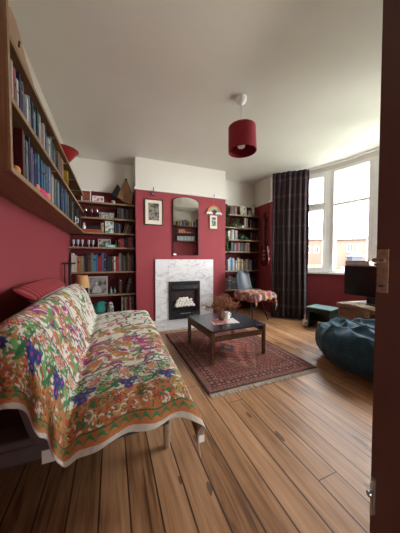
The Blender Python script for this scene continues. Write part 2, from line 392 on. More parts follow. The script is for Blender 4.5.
bb = MB(); bb.box(DW-.016, DW-.003, 0, .007, .13, .26); bb.tube([(DW-.008, .012, .13), (DW-.008, .012, .25)], .005, 8); bb.tube([(DW-.008, .012, .22), (DW-.008, .030, .22)], .005, 8); bb.ball((DW-.008, .034, .22), .010, 10, 7)
bb.build('door_bolt', m_steel, droot, smooth=True)

# ================================================================ OUTSIDE
def campix(px, py, d):      # only used to work out bearings of far things: metres in front of the camera
    rt = Vector((cos(yaw), -sin(yaw), 0)); up = rt.cross(fwd)
    v = fwd+rt*((px-200)/220)+up*((266.5-py)/220)
    return Vector((0, 0, 1.05))+v*d
m_brick = M('red_brick', (.20, .115, .085), .9, var=.2, scale=6)
m_slate = M('pale_wet_slate', (.30, .31, .33), .5, var=.15, scale=3)
m_added_lawn = M('added_grass', (.12, .15, .08), .9, var=.3, scale=2)
m_road = M('pale_concrete', (.30, .30, .29), .9, var=.1, scale=1)
m_wglass = M('dark_window_glass', (.05, .06, .08), .15, var=.1)
m_leaf_out = M('garden_leaves', (.12, .17, .045), .8, var=.5, scale=5)
m_yleaf = M('yellow_garden_leaves', (.32, .25, .05), .8, var=.5, scale=5)
struct('ground', MB().box(16, 80, -45, 80, -.42, -.40), m_road)
struct('added_lawn', MB().box(4.2, 16, -45, 80, -.42, -.40), m_added_lawn)  # unseen near ground, made dark so less light bounces onto the ceiling
def house(name, pxa, pxb, d, label, dormer=False, chim=0.5, ridge=3.6, eave=5.6):
    pa, pb = campix(pxa, 259, d), campix(pxb, 259, d*.97)
    pa.z = pb.z = -.4
    ex = (pb-pa).normalized(); W_ = (pb-pa).length
    root = thing(name, label, 'house', pa, math.atan2(ex.y, ex.x))
    MB().box(0, W_, 0, 6, 0, eave).build('brick_wall', m_brick, root)
    MB().prism([(-.3, eave-.1), (3, eave+ridge), (6.3, eave-.1)], -.4, W_+.4, 'x').build('roof', m_slate, root)
    MB().box(-.4, W_+.4, -.36, -.24, eave-.2, eave).build('gutter', m_black, root)
    if chim is None: return root, W_
    c = MB().box(W_*chim-.5, W_*chim+.5, 2.4, 3.6, eave+ridge-1.0, eave+ridge+1.3); c.box(W_*chim-.6, W_*chim+.6, 2.3, 3.7, eave+ridge+1.3, eave+ridge+1.45)
    for k in (-.25, .25): c.lathe([(.14, 0), (.11, .5)], (W_*chim+k, 3, eave+ridge+1.45), 8)
    c.build('chimney', m_brick, root)
    return root, W_
def hwin(root, x0, x1, z0, z1):
    f = MB(); f.box(x0, x1, -.08, .0, z0, z0+.12); f.box(x0, x1, -.08, 0, z1-.1, z1)
    for x in (x0, (x0+x1)/2-.04, x1-.08): f.box(x, x+.08, -.08, 0, z0, z1)
    w = f.build('window', m_white, root); MB().box(x0+.05, x1-.05, -.04, -.01, z0+.05, z1-.05).build('pane', m_wglass, w)
h1, w1 = house('brick_house', 333, 366, 46, 'red brick terraced house with bay porch seen through the right window light', chim=None)
hwin(h1, w1*.42, w1*.60, 3.0, 4.7); hwin(h1, w1*.72, w1*.86, 3.2, 4.7)
py_ = MB(); py_.prism([(w1*.44, 0), (w1*.86, 0), (w1*.80, -1.4), (w1*.50, -1.4)], 0, 2.0, 'z'); py_.build('bay', m_wglass, h1)
MB().prism([(w1*.40, 0), (w1*.90, 0), (w1*.82, -1.7), (w1*.48, -1.7)], 2.0, 2.3, 'z').prism([(w1*.47, 2.3), (w1*.83, 2.3), (w1*.70, 3.0), (w1*.6, 3.0)], -1.1, 0, 'y').build('bay_roof', M('blue_slate', (.16, .19, .26), .5), h1)
h2, w2 = house('brick_house', 302, 322, 60, 'red brick house with chimney seen through the window light beside the curtain', chim=.55, eave=6.8, ridge=3.9)
hwin(h2, w2*.12, w2*.42, 3.2, 5.0); hwin(h2, w2*.60, w2*.85, 3.2, 5.0)
def bush(name, px, d, r, m, label, sq=1.):
    p = campix(px, 259, d); p.z = -.4
    root = thing(name, label, 'shrub', p)
    f = MB()
    for k in range(220):
        a, e, q = random.uniform(0, 2*pi), random.uniform(-.2, 1.5), random.uniform(.5, 1)
        c = Vector((cos(a)*cos(e), sin(a)*cos(e), abs(sin(e))*sq+.2))*r*q
        u = Vector((random.gauss(0, 1), random.gauss(0, 1), random.gauss(0, 1))).normalized()*r*.16; w_ = u.orthogonal().normalized()*r*.10
        f.add([c-u, c+w_, c+u, c-w_], [(0, 1, 2, 3)])
    f.build('foliage', m, root)
    MB().tube([(0, 0, 0), (0, 0, r*.7)], r*.06, 7).build('stem', m_walnut, root)
bush('garden_shrub', 314, 15, 1.0, m_yleaf, 'yellow green garden shrub outside the window light beside the curtain', .9)
bush('garden_shrub', 337, 19, .75, m_leaf_out, 'low green garden shrub outside, left in the right window light')
bush('garden_shrub', 343, 15, .5, m_leaf_out, 'small green garden shrub outside, nearest the television top')

# ================================================================ FIREPLACE
b = MB(); b.box(.660, .885, YF-.03, YF-.001, .03, 1.052); b.box(1.445, 1.712, YF-.03, YF-.001, .03, 1.052); b.box(.885, 1.445, YF-.03, YF-.001, .675, 1.052)
r = thing('fireplace_surround', 'white marble fireplace surround with grey veins on the red chimney breast', 'fireplace', (0, 0, 0))
b.build('marble_panel', m_marble, r, bevel=.003)
b = MB(); b.box(.60, 1.75, 3.14, YF-.001, 0, .03)
tag(b.build('hearth', m_marble, bevel=.004), 'low white marble hearth slab on the floor under the gas fire', 'hearth')
fr = thing('gas_fire', 'black inset gas fire with white pebbles in the marble surround', 'fire', (.887, YF-.031, .031))
FWd, FH = .556, .642
b = MB(); b.box(0, .055, -.03, .0, 0, FH); b.box(FWd-.055, FWd, -.03, 0, 0, FH); b.box(.055, FWd-.055, -.03, 0, FH-.06, FH)
b.build('frame', m_char, fr, bevel=.005)
b = MB(); b.box(.055, FWd-.055, .0, .02, .22, FH-.06); 
MB().box(.06, FWd-.06, .018, .024, .0, FH-.06).box(.055, .06, -.02, .02, .22, FH-.06).build('firebox', M('soot_brick', (.035, .022, .018), .8, var=.5, scale=25), fr)
b = MB()
b.prism([(-.03, FH-.06), (-.055, FH-.13), (-.03, FH-.15), (.0, FH-.13)], .055, FWd-.055, 'x'); b.build('hood', m_char, fr, bevel=.003)
b = MB(); b.box(.055, FWd-.055, -.035, .01, .185, .20)
for k in range(13): b.box(.07+k*.033, .078+k*.033, -.05, -.043, .13, .20)
b.box(.06, FWd-.06, -.052, -.042, .195, .205); b.box(.06, FWd-.06, -.052, -.042, .125, .135); b.build('grate', m_black, fr)
b = MB(); b.box(.055, FWd-.055, -.03, 0, .0, .125); b.box(.10, FWd-.10, -.048, -.03, .025, .075); b.build('ash_cover', m_char, fr, bevel=.004)
b = MB(); b.tube([(FWd*.35, -.058, .10), (FWd*.65, -.058, .10)], .005, 8); b.tube([(FWd*.35, -.058, .10), (FWd*.35, -.03, .10)], .004, 6); b.tube([(FWd*.65, -.058, .10), (FWd*.65, -.03, .10)], .004, 6); b.build('pull_bar', m_steel, fr)
MB().box(FWd-.12, FWd-.085, -.058, -.05, FH-.125, FH-.115).build('badge', m_steel, fr)
m_peb = M('white_pebble', (.78, .74, .66), .6, var=.08)
pb = MB().ball((0, 0, 0), .030, 10, 7, (1.25, .55, .85)).build('pebble', m_peb, smooth=True)
spots = []
for row, (zz, n, x0, x1) in enumerate(((.245, 7, .12, .43), (.285, 6, .14, .40), (.325, 5, .15, .37), (.36, 3, .19, .31))):
    for k in range(n): spots.append((x0+(x1-x0)*k/(n-1)+random.uniform(-.008, .008), zz+random.uniform(-.005, .005), row, k, n))
rown = ['bottom', 'second', 'third', 'top']
for i, (x, z, row, k, n) in enumerate(spots):
    o = pb if i == 0 else pb.copy()
    if i: COL.objects.link(o)
    o.location = (.887+x, YF-.058+.012*(row % 2), .031+z-.012); o.rotation_euler = (0, random.uniform(-.6, .6), 0)
    tag(o, 'white rounded pebble in the gas fire, %s row of the heap, %s' % (rown[row], ['far left', 'second from left', 'third from left', 'fourth from left', 'fifth from left', 'sixth from left', 'seventh from left'][k] if k < n-1 else 'far right'), 'pebble', 'white pebbles in the gas fire')

# ================================================================ SHELVING
lsh = thing('wall_shelves', 'brown wooden shelf unit fixed high on the left red wall above the sofa', 'shelves', (XL, 1.15, 1.42)); lsh.rotation_euler = (.012, 0, 0)
SX = .225; SY = 3.76-1.15
b = MB(); b.box(.001, SX-.006, 0, .022, 0, 1.0); b.build('end_panel', m_panel, lsh, bevel=.001)
MB().box(SX-.006, SX+.002, 0, .022, 0, 1.0).build('panel_edge', m_edge, lsh)
for z in (.0, .300, .552):
    b = MB(); b.box(.001, SX-.006, .022, SY, z, z+.022); b.build('shelf', m_shelf_y, lsh)
    MB().box(SX-.006, SX, .022, SY, z-.001, z+.023).build('shelf_edge', m_edge, lsh)
MB().box(.0002, .0009, .03, SY, .03, .58).build('back_strip', m_shelf_y, lsh)
for z, ys in ((.552, (.85, 1.35, 1.85, 2.3)), (.300, (.85, 1.35, 1.85, 2.3))):
    for y in ys: MB().box(.003, SX-.012, y, y+.012, z-.012, z-.001).build('bracket', m_steel, lsh)
b = MB(); b.box(.003, .02, .085, .115, .023, .298); b.box(.02, .20, .085, .115, .275, .298); b.build('bracket', m_black, lsh)

def alcove(name, label, x0, x1, zs, yfront):
    r = thing(name, label, 'shelves', ((x0+x1)/2, YB, 0)); c = (x0+x1)/2
    for z in zs:
        MB().box(x0-c+.002, x1-c-.002, yfront-YB+.006, -.024, z-.022, z).build('shelf', m_shelf_x, r)
        MB().box(x0-c+.002, x1-c-.002, yfront-YB, yfront-YB+.006, z-.023, z+.001).build('shelf_edge', m_edge, r)
        for xx in (x0-c+.002, x1-c-.014): MB().box(xx, xx+.012, yfront-YB+.02, -.03, z-.042, z-.023).build('batten', m_shelf_x, r)
    return r
LZ = [1.945, 1.703, 1.472, 1.243, .857, .49, .16]
RZ = [1.940, 1.688, 1.445, 1.210, .830, .45]
alcove('alcove_shelves', 'brown wooden shelves filling the alcove left of the fireplace', XL, BX0, LZ, 3.79)
alcove('alcove_shelves', 'brown wooden shelves filling the alcove right of the fireplace', BX1, XR, RZ, 3.80)

# ---- books
PAL = {'cream': (225, 212, 185), 'white': (232, 230, 224), 'black': (28, 27, 29), 'navy': (35, 45, 80), 'blue': (60, 105, 160), 'pale blue': (140, 180, 205),
       'turquoise': (70, 150, 165), 'red': (170, 40, 45), 'dark red': (95, 25, 28), 'green': (60, 95, 65), 'dark green': (30, 52, 42), 'brown': (105, 70, 48),
       'dark brown': (60, 42, 34), 'orange': (205, 120, 55), 'yellow': (215, 175, 60), 'grey': (125, 125, 125), 'dark grey': (68, 68, 72), 'pink': (205, 110, 130),
       'purple': (95, 70, 125), 'tan': (170, 135, 95), 'olive': (105, 105, 65)}
ORD = ['first', 'second', 'third', 'fourth', 'fifth', 'sixth', 'seventh', 'eighth', 'ninth', 'tenth', 'eleventh', 'twelfth', 'thirteenth', 'fourteenth', 'fifteenth',
       'sixteenth', 'seventeenth', 'eighteenth', 'nineteenth', 'twentieth']
def ordn(k):
    if k < 20: return ORD[k]
    t, u = divmod(k+1, 10); T_ = {2: 'twent', 3: 'thirt', 4: 'fort'}[t]
    return T_+'ieth' if u == 0 else T_+'y-'+ORD[u-1]
def bmat(c): return M('cover_'+c.replace(' ', '_'), tuple(.62*x for x in srgb(*PAL[c])), .5, var=.1, scale=30)
_bk = {}
def book(w, h, d, c, band):
    """local: x thickness centred, y 0 (spine) .. d, z 0..h"""
    b = MB(); t = .0018
    b.box(-w/2, w/2, 0, t, 0, h); b.box(-w/2, -w/2+t, t, d, 0, h); b.box(w/2-t, w/2, t, d, 0, h)
    b.cur = 1; b.box(-w/2+t, w/2-t, t, d-.004, .003, h-.003)
    b.cur = 2; z = h*random.uniform(.55, .75); b.box(-w/2+.001, w/2-.001, -.0006, 0, z, z+h*random.uniform(.03, .10))
    if random.random() < .5: b.box(-w/2+.001, w/2-.001, -.0006, 0, h*.08, h*.13)
    return b.build('book', [bmat(c), m_paper, bmat(band)])
def row(where, group, start, axis, length, z, depth, cols, hr, wr, front, lean=0., end_word='left end', hmax=9, d=None):
    """axis 'x': alcove rows (spines face -y); axis 'y': left wall rows (spines face +x)"""
    t = start; k = 0
    while True:
        c = cols[k % len(cols)] if not callable(cols) else cols()
        w = random.uniform(*wr); h = min(hmax, random.uniform(*hr)); dd_ = d or random.uniform(depth*.72, depth*.9)
        l = lean if lean else 0
        foot = w if not l else w*cos(l)+.002
        if t+foot > start+length: break
        band = c if random.random() < .35 else random.choice([x for x in ('grey', 'black', 'tan', 'brown', 'navy') if x != c])
        o = book(w, h, dd_, c, band)
        if axis == 'x':
            o.location = (t+w/2, front+random.uniform(0, .015), z+.0005); o.rotation_euler = (0, 0, 0)
            if l: o.rotation_euler = (0, l, 0); o.location.z = z+.0005+w/2*abs(sin(l)); 
        else:
            o.location = (front-random.uniform(0, .015), t+w/2, z+.0012+(t+w-1.15)*.012); o.rotation_euler = (0, 0, pi/2)
        size = 'tall' if h > hr[0]+(hr[1]-hr[0])*.7 else ('short' if h < hr[0]+(hr[1]-hr[0])*.3 else '')
        tag(o, ('%s %s%s book %s, %s from %s' % (size, c, ' leaning' if l else '', where, ordn(k), end_word)).strip().replace('  ', ' '), 'book', group)
        t += foot+random.uniform(.0006, .0018); k += 1
    return t

def lrow(z, y0, y1, cols, hr, wr, where, group): return row(where, group, y0, 'y', y1-y0, z, .17, cols, hr, wr, XL+.215, end_word='near end')
zl, zm = 1.442, 1.742
e = lrow(zl, 1.33, 2.42, ['dark red', 'pale blue', 'grey', 'navy', 'navy', 'purple', 'blue', 'purple', 'navy', 'blue', 'turquoise', 'blue', 'navy', 'blue', 'turquoise', 'dark grey', 'white', 'blue', 'pale blue', 'white', 'red', 'cream', 'pale blue', 'white', 'grey', 'navy', 'green'],
     (.20, .25), (.018, .034), 'on the lowest left wall shelf', 'books on the lowest left wall shelf')
lrow(zl, 2.50, 2.66, ['grey', 'dark green'], (.24, .27), (.04, .055), 'paired on the lowest left wall shelf', 'large books on the lowest left wall shelf')
lrow(zl, 2.70, 3.02, ['dark green', 'black', 'white', 'dark green', 'black', 'navy'], (.23, .27), (.025, .045), 'mid way along the lowest left wall shelf', 'dark books on the lowest left wall shelf')
lrow(zl, 3.16, 3.60, ['black', 'dark grey', 'navy', 'dark green', 'dark grey', 'black'], (.20, .25), (.025, .045), 'far along the lowest left wall shelf', 'books at the far end of the lowest left wall shelf')
lrow(zm, 1.19, 2.06, ['pale blue', 'grey', 'cream', 'dark grey', 'pink', 'white', 'navy', 'black', 'dark grey', 'pale blue', 'blue', 'white', 'cream', 'pale blue', 'grey', 'navy', 'blue', 'pale blue', 'green', 'dark green'],
     (.14, .19), (.014, .026), 'on the middle left wall shelf', 'books on the middle left wall shelf')
lrow(zm, 2.12, 2.34, ['grey', 'tan', 'pink', 'cream', 'grey'], (.15, .19), (.016, .028), 'past the bracket, middle left wall shelf', 'paler books on the middle left wall shelf')
lrow(zm, 2.60, 2.66, ['yellow'], (.185, .19), (.035, .04), 'standing alone on the middle left wall shelf', 'yellow book on the middle left wall shelf')

AF = 3.825
def arow(x0, x1, z, cols, hr, wr, where, group, lean=0., d=None): return row(where, group, x0, 'x', x1-x0, z, .19, cols, hr, wr, AF, lean, 'left', d=d)
LN = ['top', 'second', 'third', 'fourth', 'fifth', 'sixth', 'lowest']
def LW(i): return 'on the %s left alcove shelf' % LN[i]
# left alcove
arow(.09, .335, LZ[1], ['black', 'dark grey', 'navy', 'grey', 'black', 'dark green', 'black', 'grey', 'dark red', 'black'], (.15, .19), (.014, .026), LW(1), 'books on the second left alcove shelf')
arow(-.16, -.09, LZ[2], ['tan', 'cream', 'brown'], (.15, .18), (.018, .025), LW(2), 'books on the third left alcove shelf')
arow(.045, .16, LZ[2], ['dark grey', 'black', 'navy', 'grey', 'black'], (.15, .19), (.016, .024), LW(2)+' beside the picture book', 'dark books on the third left alcove shelf')
arow(.165, .29, LZ[2], ['brown', 'dark brown', 'tan', 'brown', 'dark red'], (.14, .17), (.013, .018), LW(2), 'leaning books on the third left alcove shelf', lean=.28)
arow(.10, .345, LZ[3], ['dark red', 'red', 'red', 'black', 'navy', 'black', 'red', 'red', 'black', 'dark grey', 'navy', 'dark grey'], (.14, .18), (.018, .03), LW(3), 'books on the fourth left alcove shelf')
arow(-.575, .345, LZ[4], ['white', 'cream', 'white', 'orange', 'tan', 'grey', 'black', 'dark brown', 'brown', 'grey', 'turquoise', 'blue', 'red', 'red', 'blue', 'navy', 'black', 'dark green', 'black', 'brown', 'white', 'red', 'red', 'grey', 'dark brown', 'olive', 'dark brown', 'tan', 'red', 'black', 'dark green', 'brown', 'dark brown'],
     (.23, .30), (.020, .038), LW(4), 'books on the fifth left alcove shelf')
arow(.10, .17, LZ[5], ['dark brown', 'brown', 'dark red'], (.20, .24), (.018, .028), LW(5), 'books on the sixth left alcove shelf')
arow(.20, .27, LZ[5], ['dark grey', 'grey', 'dark brown', 'dark green'], (.24, .27), (.014, .02), LW(5), 'leaning books on the sixth left alcove shelf', lean=.2)
arow(.14, .345, LZ[6], ['white', 'dark red', 'cream', 'grey', 'red', 'white', 'dark grey', 'brown'], (.24, .29), (.018, .03), LW(6), 'books on the lowest left alcove shelf')
# right alcove
def RW(i): return 'on the %s right alcove shelf' % LN[i]
arow(2.18, 2.34, RZ[0], ['dark red', 'brown', 'dark red', 'tan'], (.15, .18), (.025, .04), RW(0), 'books on the top shelf right of the fireplace')
arow(2.50, 2.60, RZ[1], ['tan', 'cream', 'brown', 'tan'], (.19, .21), (.02, .028), RW(1), 'books on the second shelf right of the fireplace')
arow(2.64, 2.84, RZ[1], ['dark grey', 'dark red', 'navy', 'brown', 'dark red'], (.15, .19), (.02, .03), RW(1)+' by the wall', 'books by the right wall on the second shelf')
arow(2.13, 2.36, RZ[2], ['white', 'cream', 'black', 'yellow', 'white', 'dark green', 'pale blue', 'white'], (.17, .20), (.02, .03), RW(2), 'books on the third shelf right of the fireplace')
arow(2.64, 2.84, RZ[2], ['dark green', 'grey', 'dark red', 'dark grey', 'brown'], (.15, .19), (.02, .03), RW(2)+' by the wall', 'books by the right wall on the third shelf')
arow(2.20, 2.52, RZ[3], ['dark red', 'dark grey', 'navy', 'grey', 'dark red', 'red', 'pink', 'dark green', 'navy', 'dark grey'], (.16, .19), (.022, .034), RW(3), 'books on the fourth shelf right of the fireplace')
arow(2.53, 2.66, RZ[3], ['tan', 'brown', 'orange', 'brown'], (.16, .19), (.03, .045), RW(3)+' beside the dark ones', 'brown books on the fourth shelf right of the fireplace')
arow(2.70, 2.85, RZ[3], ['dark grey', 'dark red', 'black', 'brown'], (.15, .18), (.02, .03), RW(3)+' by the wall', 'books by the right wall on the fourth shelf')
arow(2.10, 2.84, RZ[4], ['dark red', 'white', 'pale blue', 'blue', 'pale blue', 'cream', 'brown', 'white', 'tan', 'cream', 'yellow', 'grey', 'cream', 'olive', 'brown', 'orange', 'grey', 'dark grey', 'pale blue', 'white', 'dark red', 'navy', 'dark red', 'brown'],
     (.19, .27), (.022, .038), RW(4), 'books on the fifth shelf right of the fireplace')
arow(2.02, 2.80, RZ[5], ['dark brown', 'black', 'brown', 'dark red', 'dark grey', 'black', 'dark green'], (.22, .30), (.03, .045), RW(5), 'dark books on the shelf behind the grey chair')

# ---- things on the left alcove shelves
def framed(name, label, cat, loc, w, h, border, mf, art, parts=None, tilt=0., mat_b=0., rz=0, group=None):
    """leaning or hanging frame; local x across, z up, front towards -y"""
    r = thing(name, label, cat, loc, rz, group); r.rotation_euler = (-tilt, 0, rz)
    b = MB(); d = .018
    b.box(-w/2, w/2, -d, 0, 0, border); b.box(-w/2, w/2, -d, 0, h-border, h); b.box(-w/2, -w/2+border, -d, 0, border, h-border); b.box(w/2-border, w/2, -d, 0, border, h-border)
    b.build('frame', mf, r, bevel=.001)
    if mat_b:
        MB().box(-w/2+border, w/2-border, -.010, -.002, border, h-border).build('mount', M('cream_mount', (.70, .64, .52), .8, var=.04), r)
        q = border+mat_b; MB().box(-w/2+q, w/2-q, -.012, -.010, q*1.25, h-q).build('print', art, r)
    else: MB().box(-w/2+border, w/2-border, -.010, -.002, border, h-border).build('print', art, r)
    return r
def blotch(name, c0, c1, scale, thr=.5):
    m = bpy.data.materials.new(name); m.use_nodes = True; nt = m.node_tree; L = nt.links; N = nt.nodes.new
    b = nt.nodes['Principled BSDF']; b.inputs['Roughness'].default_value = .6
    tc = N('ShaderNodeTexCoord'); n = N('ShaderNodeTexNoise'); n.inputs['Scale'].default_value = scale; n.inputs['Detail'].default_value = 4; L.new(tc.outputs['Object'], n.inputs['Vector'])
    r = N('ShaderNodeValToRGB'); L.new(n.outputs['Fac'], r.inputs[0]); e = r.color_ramp.elements
    e[0].position = thr-.05; e[0].color = (*c0, 1); e[1].position = thr+.05; e[1].color = (*c1, 1)
    L.new(r.outputs[0], b.inputs['Base Color']); return m
m_gold = M('dull_gold_frame', (.32, .20, .09), .4, .3)
m_dkfr = M('dark_brown_frame', (.045, .018, .014), .4)
framed('framed_print', 'small red print in a white frame on the top left alcove shelf', 'picture', (-.36, 3.86, LZ[0]+.001), .135, .185, .014, m_white, blotch('red_print', (.20, .035, .025), (.36, .16, .12), 30, .58), tilt=.12)
framed('greeting_card', 'white card with a pink flower on the top left alcove shelf', 'card', (-.19, 3.84, LZ[0]+.001), .165, .10, .012, m_white, blotch('pink_card', (.45, .05, .14), (.70, .66, .64), 26, .47), tilt=.15)
b = MB().lathe([(.025, 0), (.032, .02), (.03, .05), (.02, .058)], (0, 0, 0), 14)
tag(b.build('trinket_pot', M('pewter', (.30, .32, .32), .4, .4), smooth=True, loc=(.03, 3.85, LZ[0]+.001)), 'small grey pot on the top shelf beside the wooden triangle', 'pot')
r = thing('wooden_instrument', 'triangular brown wooden body with black edge leaning on the top shelf by the chimney breast', 'instrument', (.20, 3.87, LZ[0]+.001))
b = MB(); b.prism([(-.11, .115), (.0, .045), (.085, .0), (.105, .005), (.138, .15), (.045, .42), (.015, .42), (-.05, .27)], -.03, .03, 'y'); b.build('body', wood_mat('tan_instrument_wood', (.20, .10, .042), (.34, .18, .08), .5, (10, 10, 3)), r, bevel=.004)
b = MB(); b.prism([(-.20, .15), (-.12, .10), (-.055, .20), (-.052, .26), (-.10, .33)], -.02, .04, 'y'); b.build('black_neck', m_black, r, bevel=.003); MB().prism([(.012, .40), (.050, .40), (.046, .43), (.018, .435)], -.034, .034, 'y').build('black_tip', m_black, r, bevel=.003)
# glassware
m_grape = glass_mat('grey_stemware', (.72, .70, .74), .35)
wg = MB().lathe([(.028, 0), (.028, .003), (.004, .008), (.004, .07), (.024, .09), (.03, .12), (.026, .145), (.025, .145), (.029, .12), (.023, .091), (.0, .075)], (0, 0, 0), 16).build('wine_glass', m_grape, smooth=True)
for i, x in enumerate((-.37, -.29, -.21)):
    o = wg if i == 0 else wg.copy()
    if i: COL.objects.link(o)
    o.location = (x, 3.87+.03*(i % 2), LZ[1]+.001); tag(o, 'dim wine glass on the second shelf left of the fireplace, %s of three' % ['left', 'middle', 'right'][i], 'glass', 'wine glasses on the second shelf')
r = thing('silver_box', 'silver grey patterned box on the second left alcove shelf', 'box', (-.07, 3.90, LZ[1]+.001))
MB().box(-.11, .11, -.06, .05, 0, .07).build('body', blotch('silver_pattern', (.10, .09, .08), (.45, .44, .42), 60), r, bevel=.003); MB().box(-.113, .113, -.063, .053, .07, .095).build('lid', blotch('silver_lid', (.16, .15, .14), (.40, .39, .37), 50), r, bevel=.003)
# third shelf
r = thing('figurine', 'tiny white and gold figurine at the left end of the third alcove shelf', 'figurine', (-.395, 3.84, LZ[2]+.052))
MB().lathe([(.022, 0), (.026, .02), (.015, .06), (.012, .065)], n=12).build('body', m_white, r, smooth=True); MB().ball((0, 0, .08), .018).build('head', M('ochre', (.55, .40, .22), .6), r, smooth=True)
for i, (x0, x1, z0, h, c, nm, lb) in enumerate(((-.44, -.17, 0, .05, (.36, .06, .035), 'red_box', 'flat red box lying on the third left alcove shelf'), (-.34, -.18, .0515, .06, (.015, .015, .017), 'black_box', 'black box on top of the flat red box, third alcove shelf'))):
    tag(MB().box(x0, x1, 3.83, 3.98, LZ[2]+.001+z0, LZ[2]+.001+z0+h).build(nm, M(nm, c, .5), bevel=.002), lb, 'box')
framed('picture_book', 'white and green picture book standing face out on the third alcove shelf', 'book', (-.03, 3.835, LZ[2]+.001), .125, .19, .004, m_white, blotch('white_green_cover', (.09, .20, .15), (.62, .65, .60), 24, .5), tilt=.06)
# fourth shelf
tm = MB().lathe([(.018, 0), (.018, .006), (.005, .012), (.005, .035), (.019, .055), (.022, .11), (.021, .11), (.018, .056), (0, .04)], (0, 0, 0), 14).build('goblet', M('frosted_glass', (.36, .35, .40), .15, .0, var=.1, spec=.8), smooth=True)
for i, x in enumerate((-.545, -.485, -.425, -.335, -.275)):
    o = tm if i == 0 else tm.copy()
    if i: COL.objects.link(o)
    o.location = (x, 3.86, LZ[3]+.001); tag(o, 'pale goblet on the fourth shelf left of the fireplace, %s from the wall' % ORD[i], 'glass', 'goblets on the fourth shelf')
framed('photo_frame', 'silver framed photo on the fourth left alcove shelf', 'picture', (-.11, 3.87, LZ[3]+.001), .19, .135, .014, M('grey_frame', (.30, .29, .27), .5), blotch('old_photo', (.07, .06, .05), (.34, .32, .28), 18), tilt=.1)
r = thing('turquoise_box', 'turquoise lidded box in front of the silver photo frame', 'box', (-.02, 3.825, LZ[3]+.001))
MB().box(-.075, .075, -.022, .02, 0, .042).build('body', M('turquoise', (.16, .42, .40), .5), r, bevel=.002); MB().box(-.04, .04, -.0235, -.022, .01, .03).build('label_panel', M('pale_turquoise', (.40, .62, .58), .5), r)
r = thing('ornament', 'small dark ornament on the fourth alcove shelf beside the red books', 'ornament', (.065, 3.87, LZ[3]+.001)); MB().lathe([(.02, 0), (.024, .02), (.008, .04), (.02, .07), (.01, .1)], n=12).build('body', M('bronze', (.10, .07, .04), .4, .6), r, smooth=True); MB().ball((0, 0, .108), .012).build('top', M('bronze', (.10, .07, .04)), r, smooth=True)
# sixth shelf
r = framed('photo_frame', 'large silver framed black and white photo on the sixth shelf behind the sofa', 'picture', (-.21, 3.84, LZ[5]+.001), .28, .29, .018, M('silver_frame', (.38, .37, .35), .4, .3), blotch('bw_photo', (.05, .05, .05), (.25, .24, .22), 9), tilt=.08)
f = MB(); f.ball((-.02, -.013, .175), .028, 12, 8, (.8, .1, 1)); f.prism([(-.085, .03), (.05, .03), (.035, .11), (.01, .145), (-.045, .145), (-.075, .10)], -.014, -.0105, 'y'); f.build('photo_figure', M('photo_pale', (.42, .41, .38), .6), r, smooth=True)
for i, (x, h, c) in enumerate(((-.02, .11, (.20, .26, .28)), (.035, .09, (.10, .15, .13)))):
    r = thing('bottle', ['taller blue grey', 'shorter green'][i]+' little bottle right of the large photo', 'bottle', (x, 3.85, LZ[5]+.001))
    MB().lathe([(.018, 0), (.02, .01), (.02, h*.6), (.008, h*.75), (.008, h)], n=12).build('body', M('bottle%d' % i, c, .2), r, smooth=True); MB().lathe([(.010, h), (.010, h+.015)], n=10).build('cap', m_black, r)
# lowest: teal folded bag
b = MB(); b.ball((0, 0, .10), .10, 14, 9, (1.0, .75, 1), .16); b.ball((.02, -.01, .17), .07, 12, 7, (1.2, .8, .55), .2)
tag(b.build('teal_bag', M('teal_fabric', (.03, .28, .23), .8, bump=.3), smooth=True, loc=(-.20, 3.90, LZ[6]+.004)), 'crumpled teal green bag on the lowest shelf behind the sofa', 'bag')
r = thing('ceramic_jar', 'white and green floral jar on the lowest shelf beside the teal bag', 'jar', (-.03, 3.86, LZ[6]+.001)); MB().lathe([(.035, 0), (.05, .04), (.05, .12), (.03, .16), (.035, .17)], n=16).build('body', blotch('jar_glaze', (.08, .22, .14), (.65, .64, .60), 40), r, smooth=True); MB().lathe([(.036, .171), (.03, .185), (.008, .19), (.01, .205)], n=14).build('lid', m_white, r, smooth=True)

# ---- things on the left wall shelves
m_instr = wood_mat('varnished_spruce', (.27, .155, .085), (.38, .235, .14), .35, (3, 3, 1.5))
r = thing('wooden_instrument', 'flat curved wooden instrument body with dark sound hole on the top left shelf', 'instrument', (-.43, 1.175, 2.000))
o_ = [(0, .0), (-.01, .07), (.01, .12), (.05, .145), (.10, .148), (.15, .13), (.19, .10), (.23, .07), (.28, .055), (.34, .04), (.37, .0)]
MB().prism(o_, 0, .035, 'x').build('body', m_instr, r, bevel=.005)
MB().tube([(.0365, .125, .045), (.0365, .13, .06), (.0365, .137, .078)], .005, 6).build('sound_hole', m_black, r)
r = thing('red_bowl', 'red cone shaped bowl standing on the top left wall shelf', 'bowl', (-.445, 2.62, 2.0965))
MB().lathe([(.03, -.078), (.035, -.07), (.075, -.02), (.132, .06), (.128, .06), (.071, -.016), (.03, -.064), (0, -.066)], n=24).build('shell', M('glossy_red', (.30, .012, .014), .35), r, smooth=True)
MB().lathe([(.133, .056), (.138, .06), (.133, .064)], n=24).build('rim', M('red_rim', (.22, .010, .012), .4), r)
tag(MB().box(-.58, -.42, 3.10, 3.30, 2.024, 2.055).build('white_box', m_white, bevel=.003), 'small flat white box beyond the red bowl on the top left shelf', 'box')
r = thing('folding_fan_box', 'upright black case at the near end of the lowest left wall shelf', 'case', (-.50, 1.205, zl+.001)); MB().box(-.09, .09, 0, .055, 0, .30).build('body', m_black, r, bevel=.006); MB().box(.085, .093, .02, .035, .12, .18).build('clasp', m_brass, r)
b = MB(); b.ball((0, 0, .022), .022, 10, 7, (.8, 1, 1)); tag(b.build('orange_ball', M('orange_plastic', (.75, .28, .08), .4), smooth=True, loc=(-.410, 1.285, zl+.003)), 'little orange ball in front of the black case on the left shelf', 'ball')
